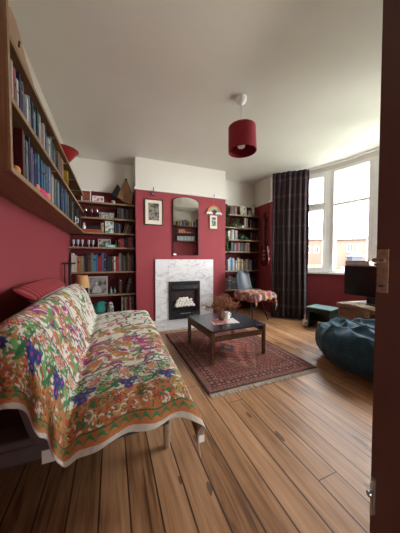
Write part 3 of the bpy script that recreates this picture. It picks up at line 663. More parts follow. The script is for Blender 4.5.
r = thing('pink_toy', 'bright pink and orange soft toy lying before the blue books on the left shelf', 'toy', (-.400, 1.70, zl+.011))
# ledge toy lies on the shelf edge, in front of the spines
MB().ball((0, 0, .02), .02, 12, 8, (.55, 6.0, 1), .05).build('body', M('hot_pink', (.80, .05, .20), .7), r, smooth=True); MB().ball((0, .10, .026), .026, 10, 7, (.5, 1.2, 1)).build('head', M('soft_orange', (.80, .30, .10), .7), r, smooth=True); MB().ball((0, -.13, .02), .02, 10, 7, (.5, 1.2, 1)).build('tail', M('soft_orange', (.80, .30, .10)), r, smooth=True)
r = thing('white_mug', 'white patterned mug between dark books on the lowest left wall shelf', 'mug', (-.445, 3.09, zl+.026)); MB().lathe([(.035, 0), (.042, .01), (.042, .11), (.038, .11), (.038, .015), (0, .012)], n=18).build('body', blotch('mug_pattern', (.35, .10, .10), (.75, .74, .72), 30, .4), r, smooth=True); MB().tube([(.04, 0, .09), (.065, 0, .085), (.065, 0, .04), (.04, 0, .03)], .006, 8).build('handle', m_white, r, smooth=True)

# ---- right alcove: plants and ornaments
m_leaf = M('pothos_leaf', (.055, .13, .04), .5, var=.35, scale=9); m_leaf2 = M('pale_pothos_leaf', (.16, .24, .10), .5, var=.3, scale=9)
def leaf(mb, p, d, L, w):
    d = Vector(d).normalized(); s = d.cross(Vector((random.uniform(-.3, .3), random.uniform(-.3, .3), 1))).normalized(); n = d.cross(s)
    p = Vector(p)
    mb.add([p, p+d*L*.35+s*w*.5+n*.004, p+d*L*.75+s*w*.32, p+d*L-n*L*.12, p+d*L*.75-s*w*.32, p+d*L*.35-s*w*.5+n*.004, p+d*L*.5-n*.003], [(0, 1, 6), (1, 2, 6), (2, 3, 6), (3, 4, 6), (4, 5, 6), (5, 0, 6)])
def plant(loc, label, pot_m, nv, ml, spread=.1, drop=.3, up=.08, lf=.05, dirs=None):
    r = thing('potted_plant', label, 'plant', loc)
    MB().lathe([(.03, 0), (.042, .07), (.045, .072), (.04, .072), (.036, .06), (0, .058)], n=16).build('pot', pot_m, r, smooth=True)
    f = MB(); st = MB()
    for k in range(nv):
        a = random.uniform(pi*1.1, pi*1.9) if k % 3 else random.uniform(0, 2*pi)
        if dirs: a = dirs[k % len(dirs)]+random.uniform(-.3, .3)
        if sin(a) > .2: sp = spread*.4
        else: sp = spread
        sp = min(sp, .11); pts = [Vector((0, 0, .06)), Vector((cos(a)*sp*.5, sin(a)*sp*.5, .06+up*random.uniform(.6, 1.3))), Vector((cos(a)*sp, sin(a)*sp, .05))]
        n = random.randint(2, 5)
        for j in range(n): pts.append(Vector((cos(a)*sp*1.1+random.uniform(-.02, .02), sin(a)*sp*1.1+random.uniform(-.02, .01), .05-drop*(j+1)/5)))
        st.tube(pts, .0015, 5, False)
        for q in range(len(pts)-1):
            for t in (.25, .6, .95):
                p = pts[q].lerp(pts[q+1], t); leaf(f, p, (random.uniform(-1, 1), random.uniform(-1, .3), random.uniform(-.9, .5)), lf*random.uniform(.7, 1.2), lf*.7)
    f.build('foliage', ml, r, smooth=True); st.build('stem', m_leaf, r)
    return r
terra = M('terracotta', (.35, .14, .07), .8)
plant((2.055, 3.85, RZ[0]+.001), 'trailing green pothos on the top shelf right of the fireplace', terra, 10, m_leaf, .08, .32, .14, .055, dirs=[3.9, 4.5, 5.0, 1.5])
plant((2.33, 3.90, RZ[1]+.001), 'bushy pale green plant in a white pot on the second right alcove shelf', m_white, 12, m_leaf2, .10, .02, .10, .05)
plant((2.07, 3.86, RZ[2]+.001), 'trailing plant at the left end of the third right alcove shelf', terra, 9, m_leaf2, .07, .17, .07, .05, dirs=[4.2, 4.8, 5.2])
plant((2.46, 3.88, RZ[2]+.001), 'low dark green plant on the third right alcove shelf beside the books', m_white, 10, m_leaf, .10, .04, .06, .045)
plant((2.08, 3.86, RZ[3]+.001), 'small green plant at the left end of the fourth right alcove shelf', terra, 9, m_leaf, .07, .05, .09, .045)
tag(MB().lathe([(.025, 0), (.05, .02), (.06, .045), (.055, .045), (.045, .022), (0, .012)], n=18).build('bowl', m_white, smooth=True, loc=(2.455, 3.875, RZ[1]+.001)), 'small white bowl in front of the bushy plant on the second right alcove shelf', 'bowl')
framed('floral_tile', 'cream floral tile propped on the top shelf right of the fireplace', 'picture', (2.50, 3.87, RZ[0]+.001), .15, .21, .01, M('cream_tile', (.55, .52, .42), .4), blotch('tile_pattern', (.16, .20, .12), (.62, .58, .46), 30, .48), tilt=.1)
tag(MB().box(-.04, .04, -.04, .04, 0, .11).build('small_tin', M('brown_tin', (.14, .09, .07), .4, .2), bevel=.004, loc=(2.63, 3.87, RZ[0]+.001)), 'small dark tin between the floral tile and the bell jar', 'tin')
r = thing('glass_dome', 'glass bell jar with a bronze figure at the right of the top right shelf', 'ornament', (2.75, 3.88, RZ[0]+.001)); MB().lathe([(.062, 0), (.062, .02), (.055, .025)], n=20).build('base', m_walnut, r, smooth=True)
MB().lathe([(.052, .026), (.052, .16), (.045, .21), (.02, .235), (.006, .24), (.012, .255), (.001, .26)], n=20).build('dome', glass_mat('dome_glass', (.75, .75, .72), .25), r, smooth=True); MB().lathe([(.022, .026), (.012, .06), (.028, .12), (.016, .17), (.001, .2)], n=12).build('figure', M('pale_bronze', (.34, .28, .20), .4, .6), r, smooth=True)
r = thing('bottle', 'dark bottle with a cream label on the fifth right alcove shelf', 'bottle', (2.045, 3.86, RZ[4]+.001)); MB().lathe([(.034, 0), (.036, .01), (.036, .15), (.012, .2), (.012, .26)], n=16).build('body', M('dark_glass', (.03, .02, .012), .15), r, smooth=True); MB().lathe([(.0365, .03), (.0365, .11)], n=16).build('paper_label', M('cream_label', (.62, .56, .42), .8), r); MB().lathe([(.014, .255), (.014, .285)], n=12).build('cap', m_brass, r)

# guitar on the right wall
g = thing('electric_guitar', 'dark red electric guitar hanging on the red wall beside the curtain', 'guitar', (XR-.03, 3.62, .93))
g.rotation_euler = (0, 0, pi/2)        # local x -> world y, local -y... faces the room
def guitar_outline():
    P = []
    for k in range(44):
        t = 2*pi*k/44; r_ = .155+.022*cos(2*t)*-1
        x = r_*cos(t)*1.0; z = .19+.205*sin(t)
        x *= (1-.22*math.exp(-((z-.22)/.05)**2))*(1 if z < .22 else .82)
        if z > .33: z += .05*abs(cos(t))
        P.append((x, z))
    return P
go = guitar_outline()
MB().prism(go, -.022, .022, 'y').build('body', M('cherry_red_lacquer', (.16, .014, .018), .2, var=.1), g, bevel=.005)
MB().prism([(x*.62+.02, .19+(z-.19)*.6) for x, z in go], .022, .025, 'y').build('pickguard', M('dark_pickguard', (.07, .02, .02), .3), g)
nk = MB(); nk.prism([(-.026, .36), (.026, .36), (.021, .88), (-.021, .88)], -.012, .026, 'y'); nk.build('neck', wood_mat('guitar_neck', (.06, .03, .02), (.12, .06, .04)), g)
MB().prism([(-.022, .88), (.022, .88), (.045, .92), (.04, 1.04), (-.02, 1.06), (-.03, .93)], -.010, .012, 'y').build('headstock', M('cherry_red_lacquer', (.16, .014, .018)), g, bevel=.002)
for z in (.12, .2, .28): MB().box(-.04, .04, .025, .031, z, z+.025).build('pickup', m_steel, g)
st = MB()
for k in range(6): st.tube([(-.018+.007*k, .033, .10), (-.018+.007*k, .029, .95)], .0007, 4, False)
st.build('strings', m_steel, g)
for k in range(6): MB().tube([(-.028+.0*k, 0, .925+.02*k), (-.05, 0, .925+.02*k)], .005, 6).build('tuning_peg', m_steel, g)
for o in [x for x in bpy.data.objects if x.parent == g]: pass
tag(MB().box(XR-.06, XR-.001, 3.60, 3.64, 1.835, 1.86).box(XR-.012, XR-.001, 3.58, 3.66, 1.80, 1.90).build('guitar_hook', m_black), 'black wall hook holding up the guitar head', 'hook')

# ================================================================ ON THE CHIMNEY BREAST
YW = YF-.002
framed('framed_print', 'engraving in a cream mount and dark gold frame left of the mirror', 'picture', (.645, YW, 1.61), .305, .425, .016, m_dkfr, blotch('engraving', (.06, .055, .045), (.24, .21, .16), 22, .5), mat_b=.05)
def bauble(x, label, col):
    r = thing('hanging_ornament', label, 'ornament', (x, YW-.012, 2.165))
    MB().tube([(0, .01, .05), (0, -.02, .055), (0, -.018, .02), (0, 0, .0)], .004, 6).build('hook', m_black, r)
    if col: 
        b = MB()
        for k in range(9): b.ball((.022*cos(k*.7), -.01, -.045+.024*sin(k*.7)), .011, 8, 6)
        b.build('beads', M('purple_glass_beads', (.16, .09, .12), .15), r, smooth=True)
    return r
bauble(.64, 'cluster of dark glass beads on the picture rail above the engraving', True)
mr = thing('wall_mirror', 'arched frameless mirror with dark edge above the marble surround', 'mirror', (1.195, YW-.005, 1.115)); mr.rotation_euler = (.012, 0, 0)
mw, mh = .47, .90
ol = [(-mw/2, 0), (mw/2, 0), (mw/2, mh)]+[(mw/2*cos(t), mh+.105*sin(t)**.8) for t in [pi*k/16 for k in range(1, 16)]]+[(-mw/2, mh)]
MB().prism(ol, -.012, .0, 'y').build('backing', m_dkfr, mr)
mm = bpy.data.materials.new('mirror_silver'); mm.use_nodes = True; q = mm.node_tree.nodes['Principled BSDF']; q.inputs['Metallic'].default_value = 1; q.inputs['Roughness'].default_value = .02; q.inputs['Base Color'].default_value = (.86, .88, .87, 1)
MB().prism([(x*.965, .008+z*.985) for x, z in ol], -.0135, -.012, 'y').build('mirror_glass', mm, mr)
MB().prism([(x, z) for x, z in [(-mw/2+.01, .01), (-mw/2+.06, .01), (-mw/2+.06, .035), (-mw/2+.01, .035)]], -.0145, -.0135, 'y').build('corner_sticker', m_white, mr)
# rainbow
rb = thing('rainbow_hanging', 'knitted rainbow with white clouds hanging right of the mirror', 'wall hanging', (1.73, YW-.014, 1.87))
for k, (R0, c) in enumerate(((.128, (.62, .20, .12)), (.106, (.62, .42, .12)), (.084, (.45, .45, .35)), (.062, (.12, .30, .28)))):
    MB().tube([(R0*cos(pi*j/16), 0, R0*sin(pi*j/16)+.02) for j in range(17)], .0115, 8).build('arc', M('rainbow_yarn_%d' % k, c, .9, bump=.4, bscale=200), rb, smooth=True)
for s_ in (-1, 1):
    b = MB()
    for j in range(5): b.ball((s_*(.045+.024*j), -.004, .012+.012*(j % 2)), .021, 8, 6)
    b.build('cloud', m_white, rb, smooth=True)
MB().tube([(0, 0, .155), (0, .006, .31)], .002, 5).build('string', M('tan_string', (.4, .3, .2)), rb)
bauble(1.73, 'black picture hook on the rail above the knitted rainbow', False)
framed('framed_print', 'small print in a cream mount and brown frame below the rainbow', 'picture', (1.728, YW, 1.60), .175, .262, .012, M('brown_frame', (.16, .08, .05), .5), blotch('small_print', (.05, .05, .05), (.45, .42, .34), 35, .55), mat_b=.035)

# ================================================================ PENDANT
pd = thing('pendant_lamp', 'dark red drum pendant lamp hanging from the ceiling', 'lamp', (1.23, 1.95, CE))
MB().lathe([(.050, 0), (.050, -.03), (.042, -.05), (.018, -.062), (.008, -.075)], n=24).build('ceiling_rose', m_white, pd, smooth=True)
MB().tube([(0, 0, -.07), (.0, 0, -.33)], .0035, 8).build('cord', m_white, pd)
pr_ = .142
m_shade = M('crimson_shade_fabric', (.26, .010, .022), .7, var=.05)
shd = MB(); shd.lathe([(pr_*.96, -.295), (pr_, -.535), (pr_-.004, -.535), (pr_*.96-.004, -.295), (pr_*.96, -.295)], n=40); so = shd.build('lamp_shade', m_shade, pd, smooth=True); 
so.rotation_euler = (0, radians(-1.5), 0)
b = MB(); 
for k in range(3): b.tube([(0, 0, -.32), (pr_*.94*cos(k*2.09), pr_*.94*sin(k*2.09), -.305)], .0025, 6)
b.lathe([(.02, -.345), (.024, -.31), (.006, -.305)], n=14); b.build('shade_fitting', m_white, pd)
MB().lathe([(.018, -.34), (.019, -.37), (.040, -.43), (.044, -.46), (.034, -.495), (.001, -.51)], n=20).build('bulb', M('opal_bulb', (.80, .78, .74), .25), pd, smooth=True)

# ================================================================ RUG AND COFFEE TABLE
def clothdraw(shape):  return np.zeros(shape+(3,))
rx0, rx1, ry0, ry1 = .69, 1.84, 1.53, 3.02
nu, nv = 300, 340
U, V = np.meshgrid(np.linspace(0, 1, nu), np.linspace(0, 1, nv), indexing='ij')
X = U*(rx1-rx0); Y = V*(ry1-ry0)
dE = np.minimum(np.minimum(X, rx1-rx0-X), np.minimum(Y, ry1-ry0-Y))
C = np.zeros((nu, nv, 3)); A = lambda c: np.array(c)
base, dark, rose, tanc, navy = A((.150, .058, .044)), A((.050, .026, .026)), A((.25, .085, .062)), A((.22, .135, .10)), A((.055, .042, .05))
C[:] = base
d1 = np.abs(np.sin(X*75)*np.sin(Y*75)); n_ = vnoise(X*60, Y*60, 4)
C[d1 > .72] = dark
fm = (np.abs((X*1-.575)/.37)+np.abs((Y-.75)/.55))
C[(fm < 1) & (np.sin(X*48+np.round(Y*14)*2)*np.sin(Y*48) > .15)] = rose
C[np.abs(fm-1) < .03] = tanc*.7; C[np.abs(fm-.7) < .03] = base*.7; C[np.abs(fm-.4) < .05] = rose; C[np.abs(fm-.18) < .06] = navy
for (a, b_, c) in ((.0, .02, dark), (.02, .03, tanc*.7), (.03, .055, base*.8), (.055, .065, tanc*.7), (.065, .15, dark*1.4), (.15, .16, tanc*.8), (.16, .20, rose*.8), (.20, .21, navy)):
    C[(dE >= a) & (dE < b_)] = c
mz = (dE > .07) & (dE < .145); ang = (np.abs(((X+Y)*11) % 1-.5)+np.abs(((X-Y)*11) % 1-.5)); C[mz & (ang < .35)] = rose; C[mz & (ang > .78)] = tanc*.8
mz = (dE > .165) & (dE < .195); C[mz & (np.sin(X*160)*np.sin(Y*160) > .1)] = dark
mz = (dE > .033) & (dE < .052); C[mz & (np.sin(X*200)+np.sin(Y*200) > .6)] = rose
C *= 1.25*(.72+.56*n_)[..., None]*(.85+.3*vnoise(X*4, Y*9, 6))[..., None]

P = np.stack([X-(rx1-rx0)/2, Y-(ry1-ry0)/2, .010+.0016*vnoise(X*9, Y*9, 8)+0*X], -1)
rug = thing('rug', 'dark red patterned oriental rug with white fringe under the coffee table', 'rug', ((rx0+rx1)/2-.01, (ry0+ry1)/2-.01, 0), 0)
grid('rug_pile', P, C, MA('rug_wool', .95, .5, 400, .1), rug, solid=.008)
fb = MB()
for yy, sg in ((-(ry1-ry0)/2, -1), ((ry1-ry0)/2, 1)):
    for k in range(105):
        x = -(rx1-rx0)/2+.006+k*(rx1-rx0-.012)/104; L_ = random.uniform(.035, .055); dx = random.uniform(-.012, .012)
        fb.tube([(x, yy, .008), (x+dx*.5, yy+sg*L_*.5, .006), (x+dx, yy+sg*L_, .003)], [.0028, .0024, .0035], 5)
tag(fb.build('fringe', M('cream_fringe', (.62, .56, .46), .9), rug), kind='stuff')['label'] = 'cream knotted fringe'

ct = thing('coffee_table', 'low square coffee table with black top and brown wooden legs on the rug', 'table', (1.213, 2.265, .0125), radians(2.5))
HT = .335; hw = .33
MB().box(-hw+.0, hw-.0, -hw, hw, HT-.018, HT).build('tabletop', M('black_slate_top', (.018, .021, .03), .22, var=.15, spec=.6), ct, bevel=.003)
for sx in (-1, 1):
    for sy in (-1, 1): MB().box(sx*(hw-.014)-.019, sx*(hw-.014)+.019, sy*(hw-.02)-.013, sy*(hw-.02)+.013, 0, HT-.019).build('leg', m_walnut, ct, bevel=.003)
for sx in (-1, 1): MB().box(sx*(hw-.014)-.011, sx*(hw-.014)+.011, -hw+.034, hw-.034, HT-.085, HT-.022).build('side_rail', m_walnut, ct, bevel=.002)
for sy in (-1, 1): MB().box(-hw+.034, hw-.034, sy*(hw-.02)-.009, sy*(hw-.02)+.009, HT-.115, HT-.06).build('end_rail', m_walnut, ct, bevel=.002)
tz = .0125+HT+.001
mg = thing('magazine', 'open pink and white magazine lying on the black coffee table', 'magazine', (1.17, 2.20, tz), radians(-8))
MB().box(-.15, .15, -.10, .10, 0, .004).build('pages', blotch('magazine_print', (.42, .16, .15), (.68, .64, .60), 14, .42), mg); MB().box(-.13, .02, -.085, .06, .004, .0048).build('printed_photo', M('pink_photo', (.42, .13, .12), .4, var=.4, scale=30), mg)
vs_ = thing('vase', 'round brown glass vase on the magazine on the coffee table', 'vase', (1.165, 2.24, tz+.0056)); vs_['label'] = 'small amber glass vase standing on the magazine'
MB().lathe([(.026, 0), (.036, .02), (.038, .05), (.022, .085), (.024, .10), (.020, .10), (.018, .085), (.03, .05), (0, .01)], n=20).build('body', M('amber_glass', (.16, .07, .035), .15, spec=.7), vs_, smooth=True)
MB().lathe([(.0245, .096), (.027, .10), (.0245, .104)], n=20).build('rim', m_brass, vs_)
df = thing('dried_flowers', 'bunch of brown dried flower sprays standing in the amber vase', 'flowers', (1.165, 2.24, tz+.02))
st = MB(); hd = MB(); lv = MB()
for k in range(60):
    a = random.uniform(0, 2*pi); e = random.uniform(.35, 1.4); L_ = random.uniform(.15, .25)
    top = Vector((cos(a)*cos(e), sin(a)*cos(e), sin(e)))*L_+Vector((0, 0, .05)); mid = Vector((0, 0, .085)).lerp(top, .5)+Vector((0, 0, .015))
    st.tube([(0, 0, .012), (cos(a)*.006, sin(a)*.006, .085), mid, top], .0013, 4, False)
    for j in range(9):
        p = mid.lerp(top, random.uniform(.1, 1.1))+Vector((random.gauss(0, .012), random.gauss(0, .012), random.gauss(0, .012)))
        (hd if j % 3 else lv).ball(p, random.uniform(.005, .011), 5, 4)
    for j in range(2): leaf(lv, mid.lerp(top, random.uniform(0, .8)), (random.gauss(0, 1), random.gauss(0, 1), .6), .035, .010)
st.build('stems', M('dry_stem', (.20, .12, .06), .9), df); tag(hd.build('flower_heads', M('rust_flower', (.34, .12, .075), .9, var=.3), df), kind='stuff'); tag(lv.build('seed_heads', M('straw_flower', (.38, .24, .13), .9, var=.3), df), kind='stuff')
mu = thing('mug', 'white mug beside the amber vase on the coffee table', 'mug', (1.245, 2.265, tz+.0056)); MB().lathe([(.028, 0), (.034, .006), (.034, .08), (.031, .08), (.031, .01), (0, .008)], n=20).build('body', m_white, mu, smooth=True); MB().tube([(.033, 0, .068), (.054, 0, .062), (.054, 0, .028), (.033, 0, .02)], .0045, 8).build('handle', m_white, mu, smooth=True)

# ================================================================ SOFA BED
m_grey = M('grey_sofa_canvas', (.115, .095, .095), .9, var=.1, bump=.3, bscale=300)
sf = thing('sofa_bed', 'grey click clack sofa bed along the left wall under a floral throw', 'sofa', (-.05, 1.85, 0))
def S_(x): return x+.05
b = MB(); b.box(S_(-.15), S_(.335), -.82, .74, .28, .425); b.build('seat_mattress', m_grey, sf, bevel=.03)
b = MB(); b.prism([(S_(-.175), .33), (S_(-.325), .765), (S_(-.37), .782), (S_(-.42), .75), (S_(-.30), .32), (S_(-.24), .30)], -.84, .78, 'y'); b.build('back_mattress', m_grey, sf, bevel=.02)
b = MB(); b.box(S_(-.45), S_(.26), -.78, .70, .215, .275); b.build('base_frame', M('dark_grey_frame', (.05, .045, .048), .6), sf, bevel=.004)
b = MB(); b.box(S_(-.56), S_(-.20), -.80, .0, .235, .30); b.prism([(S_(-.56), .30), (S_(-.30), .30), (S_(-.27), .33), (S_(-.56), .34)], -.80, -.70, 'y'); b.build('back_support', m_grey, sf, bevel=.01)
for x in (-.36, .275):
    for y in ((-.66, .62) if x > 0 else (-.30, .62)): MB().lathe([(.017, 0), (.028, .21)], (S_(x), y, 0), 14).build('leg', wood_mat('pale_leg_wood', (.30, .20, .12), (.42, .30, .20)), sf, smooth=True)
tg = MB(); tg.box(-.03, .03, -.001, .001, -.055, 0); t_ = tg.build('care_tag', m_white, sf); t_.location = (S_(-.245), -.782-.02, .27); t_['label'] = 'white care tag'

# ---- the floral throw: one cloth over back and seat
def prof(y):
    """cross-section of the covered sofa at depth y -> list of (x,z)"""
    t = np.clip((y-1.0)/1.6, 0, 1); top = .826-.025*np.clip((y-2.0)/.6, 0, 1); fx = .335+.055*t
    return np.array([(-.445, .56), (-.44, .70), (-.42, top-.045), (-.385, top-.012), (-.345, top), (-.300, top-.035), (-.258, .715), (-.215, .60), (-.184, .50), (-.174, .455), (-.164, .444), (-.148, .444), (-.12, .454), (.0, .462), (.15, .466), (fx-.09, .463), (fx-.035, .45), (fx-.005, .425), (fx+.012, .385), (fx+.018, .30), (fx+.022, .25)])
def resample(p, n):
    for _ in range(2):                    # Chaikin smoothing
        q = [p[0]]
        for a, b_ in zip(p[:-1], p[1:]): q += [a*.75+b_*.25, a*.25+b_*.75]
        q.append(p[-1]); p = np.array(q)
    s = np.r_[0, np.cumsum(np.linalg.norm(np.diff(p, axis=0), axis=1))]
    t = np.linspace(0, s[-1], n)
    return np.stack([np.interp(t, s, p[:, 0]), np.interp(t, s, p[:, 1])], -1), s[-1]
NU, NV = 380, 560
Ltot = resample(prof(1.0), 50)[1]
v = np.linspace(0, 1, NV)
Ly, drape = 1.66, .27                    # flat length, hanging length at the near end
sv = v*(Ly+drape)                        # 0 at the far end
PP = np.zeros((NU, NV, 3)); AA = np.zeros((NU, NV)); BB = np.zeros((NU, NV))
ua = np.linspace(0, Ltot, NU)
YN = 1.0
pn, _ = resample(prof(YN), NU)
# hanging length per position across
kx = np.array([-.46, -.36, -.31, -.25, -.20, -.145, 0, .17, .25, .31, .36, .40]); kd = np.array([.30, .28, .25, .24, .19, .145, .115, .11, .10, .10, .09, .04])
drop = np.interp(pn[:, 0], kx, kd); drop = np.convolve(np.r_[[drop[0]]*8, drop, [drop[-1]]*8], np.ones(17)/17, 'valid')
for j in range(NV):
    s = sv[j]
    if s <= Ly:
        y = 2.66-s; p, _ = resample(prof(y), NU); PP[:, j, 0] = p[:, 0]; PP[:, j, 1] = y; PP[:, j, 2] = p[:, 1]
        rr = min(1, (Ly-s)/.06); rf = min(1, s/.05)
        PP[:, j, 2] -= .014*(1-rr)**2+.03*(1-rf)**2
        BB[:, j] = (Ly-s)+drop
    else:
        h = (s-Ly)/drape; L_ = h*drop
        out = .075*(1-np.exp(-L_/.05))+.035*h
        out = out*np.interp(pn[:, 0], [-.47, -.2, 0, .4], [.6, 1, 1, 1])
        PP[:, j, 0] = pn[:, 0]; PP[:, j, 1] = YN-out; PP[:, j, 2] = pn[:, 1]-.014-(L_-.02*(1-np.exp(-L_/.03)))
        BB[:, j] = drop-L_
    AA[:, j] = ua
# folds and wrinkles
wr = vnoise(AA*9, sv[None, :]*5+0*AA, 11)*.6+vnoise(AA*26, sv[None, :]*12+0*AA, 12)*.4
PP[..., 2] += (wr-.5)*.016
hang = np.clip((sv-Ly)/drape, 0, 1)[None, :]
PP[..., 1] += hang*.012*np.sin(AA*34+2*vnoise(AA*3, AA*0, 5))
cor = np.exp(-((AA-(Ltot-.14))/.05)**2)*hang
PP[..., 0] += cor*.03; PP[..., 1] -= cor*.02
# hollow under the near edge of the hanging hem by the leg
# ---- draw the pattern
cW, cG, cDG, cP, cM, cO, cY, cB, cR = map(A, ((.74, .71, .63), (.12, .32, .09), (.035, .12, .045), (.52, .06, .14), (.32, .035, .17), (.47, .165, .062), (.55, .31, .10), (.02, .03, .13), (.42, .06, .04)))
Cc = np.zeros((NU, NV, 3)); Cc[:] = cW
wx = AA+.05*(vnoise(AA*8, BB*8, 21)-.5); wy = BB+.08*(vnoise(AA*7+5, BB*7, 22)-.5)
zone = (wy > .40) & (wy < .86)
n1 = vnoise(wx*26, wy*30, 23); n2 = vnoise(wx*30+9, wy*24, 24)
Cc[zone & (n1 > .58)] = cM*1.1; Cc[zone & (n1 < .34)] = cO*1.1; Cc[zone & (n2 > .72)] = cG; Cc[zone & (n2 < .2)] = cY
band = (wy > .95) & (wy < 1.08); Cc[band & (n1 > .45)] = cY; Cc[band & (n2 > .62)] = cO
def stroke(cx, cy, L_, w_, ang, col, bend=0.):
    iu = (cx/Ltot)*(NU-1); r_ = int(L_/(Ltot/NU))+3
    i0, i1 = max(0, int(iu)-r_), min(NU, int(iu)+r_)
    # column range by BB of that row
    row_ = BB[int(min(max(iu, 0), NU-1))]; js = np.where(np.abs(row_-cy) < L_+.02)[0]
    if len(js) == 0 or i0 >= i1: return
    sl = (slice(i0, i1), slice(js[0], js[-1]+1))
    dx = AA[sl]-cx; dy = BB[sl]-cy; a = dx*cos(ang)+dy*sin(ang); b_ = -dx*sin(ang)+dy*cos(ang)-bend*((dx*dx+dy*dy)/max(L_, 1e-3))
    Cc[sl][(a/L_)**2+(b_/w_)**2 < 1] = col
def flower(cx, cy, R, col, cen, n=7):
    iu = int(min(max((cx/Ltot)*(NU-1), 0), NU-1)); r_ = int(R*1.3/(Ltot/NU))+3; js = np.where(np.abs(BB[iu]-cy) < R*1.4)[0]
    if len(js) == 0: return
    sl = (slice(max(0, iu-r_), min(NU, iu+r_)), slice(js[0], js[-1]+1)); dx = AA[sl]-cx; dy = BB[sl]-cy
    rr = np.hypot(dx, dy); tt = np.arctan2(dy, dx); ed = R*(.78+.24*np.cos(n*tt)); sub = Cc[sl]
    sub[rr < ed+.004] = cW*.9; sub[rr < ed] = col; sub[(rr < ed*.62) & (rr > ed*.5)] = cW*.8; sub[rr < ed*.33] = cen
R_ = random.Random(5)
for k in range(1150):        # leafy strokes
    y = R_.uniform(.36, 2.0); x = R_.uniform(0, Ltot)
    if y < .86: c = R_.choice([cG, cG, cM, cP, cO, cY, cW, cDG, cB*1.5, cP, cG])
    else: c = R_.choice([cG, cG, cDG*1.5, cP, cR*1.1, cDG, cG*.8, cG, cP*.9, cDG])
    if y > .86 and R_.random() < .45: continue
    q = 1.45 if y > .86 else 1.0
    stroke(x, y, q*R_.uniform(.018, .048), q*R_.uniform(.004, .0085), R_.gauss(.9, .55), c, R_.uniform(-.6, .6))
for k in range(16): flower(R_.uniform(0, Ltot), R_.uniform(.45, 1.8), R_.uniform(.016, .026), R_.choice([cP, cB, cO]), cY)
# near border bands
B2 = BB+.004*np.sin(AA*30)
Cc[(B2 < .36)] = cW*.85
for k in range(1000):
    x, y = R_.uniform(0, Ltot), R_.uniform(.17, .36); stroke(x, y, R_.uniform(.009, .024), R_.uniform(.003, .006), R_.uniform(0, 3.1), R_.choice([cG, cDG, cDG*1.5, cR, cO, cDG]), R_.uniform(-.5, .5))
Cc[(B2 > .355) & (B2 < .363)] = cM*.6
x = .04
while x < Ltot:
    flower(x, .300+R_.uniform(-.015, .015), R_.uniform(.030, .038), R_.choice([cR, cO*1.1, cR*1.2]), cY, 8); stroke(x+.055, .29, .022, .008, 1.2, cG); stroke(x+.065, .31, .020, .007, .4, cDG*1.5); x += R_.uniform(.12, .15)
m_ = (B2 > .055) & (B2 < .165); n3 = vnoise(AA*34, BB*44, 31); Cc[m_] = cO*.85
Cc[m_ & (n3 > .72)] = cY*.8; Cc[m_ & (n3 < .22)] = cDG*1.2
for k in range(520): stroke(R_.uniform(0, Ltot), R_.uniform(.06, .16), R_.uniform(.006, .014), .0028, R_.uniform(0, 3.1), R_.choice([cDG, cR*.8, cY*.8, cDG*1.4, cW*.8, cR*.7]), .4)
x = .07
while x < Ltot:
    y = .205+R_.uniform(-.012, .012)
    for (ax_, ay_, rr_) in ((0, 0, .030), (.036, .014, .024), (.012, -.034, .022), (-.028, .018, .020)):
        for pk in range(4): stroke(x+ax_, y+ay_, rr_, rr_*.38, pk*.8, cB*R_.choice([1, 1.7]))
        stroke(x+ax_, y+ay_, .006, .006, 0, cP*.8)
    stroke(x-.05, y, .032, .011, 1.0, cDG); stroke(x+.085, y, .030, .010, -.8, cG); stroke(x+.10, y-.03, .024, .009, .5, cDG*1.4); x += R_.uniform(.15, .19)
m_ = (B2 > .017) & (B2 < .055); Cc[m_] = cO*.8; sc_ = np.abs(np.sin(AA*75)); Cc[m_ & (B2 < .027+.024*sc_)] = cDG*1.5; Cc[m_ & (B2 < .025+.012*sc_)] = cO
Cc[(B2 > .053) & (B2 < .058)] = cDG
Cc[B2 < .017] = cW*.75  # white hem, its colour darkened for the shade it hangs in
Cc *= (.88+.2*vnoise(AA*90, BB*90, 41))[..., None]
Cc = np.clip(Cc, 0, .9)
th_ = grid('floral_throw', PP, Cc, MA('printed_cotton', .9, .4, 500, .15, .1), None, solid=.004)
tag(th_, 'multicoloured floral cotton throw spread over the sofa bed', 'throw')
tb = MB(); tb.box(-.012, .012, -.001, .001, -.03, 0); tb = tb.build('label_tab', m_white, th_); tb.location = (.345, .842, .305)
cu = thing('cushion', 'red and white striped cushion tucked between the sofa back and the wall', 'cushion', (-.49, 2.08, .828)); cu.rotation_euler = (radians(-1), radians(34), radians(0))
def pillow(mb, a, b_, h, nx=22, ny=34):
    vs = []
    for sgn in (1, -1):
        for i in range(nx+1):
            for j in range(ny+1):
                u = -1+2*i/nx; w_ = -1+2*j/ny
                t = max(0, (1-u**4))**.5*max(0, (1-w_**4))**.5
                vs.append((a*u*(1-.06*abs(w_)**3), b_*w_*(1-.05*abs(u)**3), sgn*h*t))
    o = (nx+1)*(ny+1); fs = []
    for i in range(nx):
        for j in range(ny):
            k = i*(ny+1)+j; fs.append((k, k+ny+1, k+ny+2, k+1)); fs.append((o+k, o+k+1, o+k+ny+2, o+k+ny+1))
    return mb.add(vs, fs)
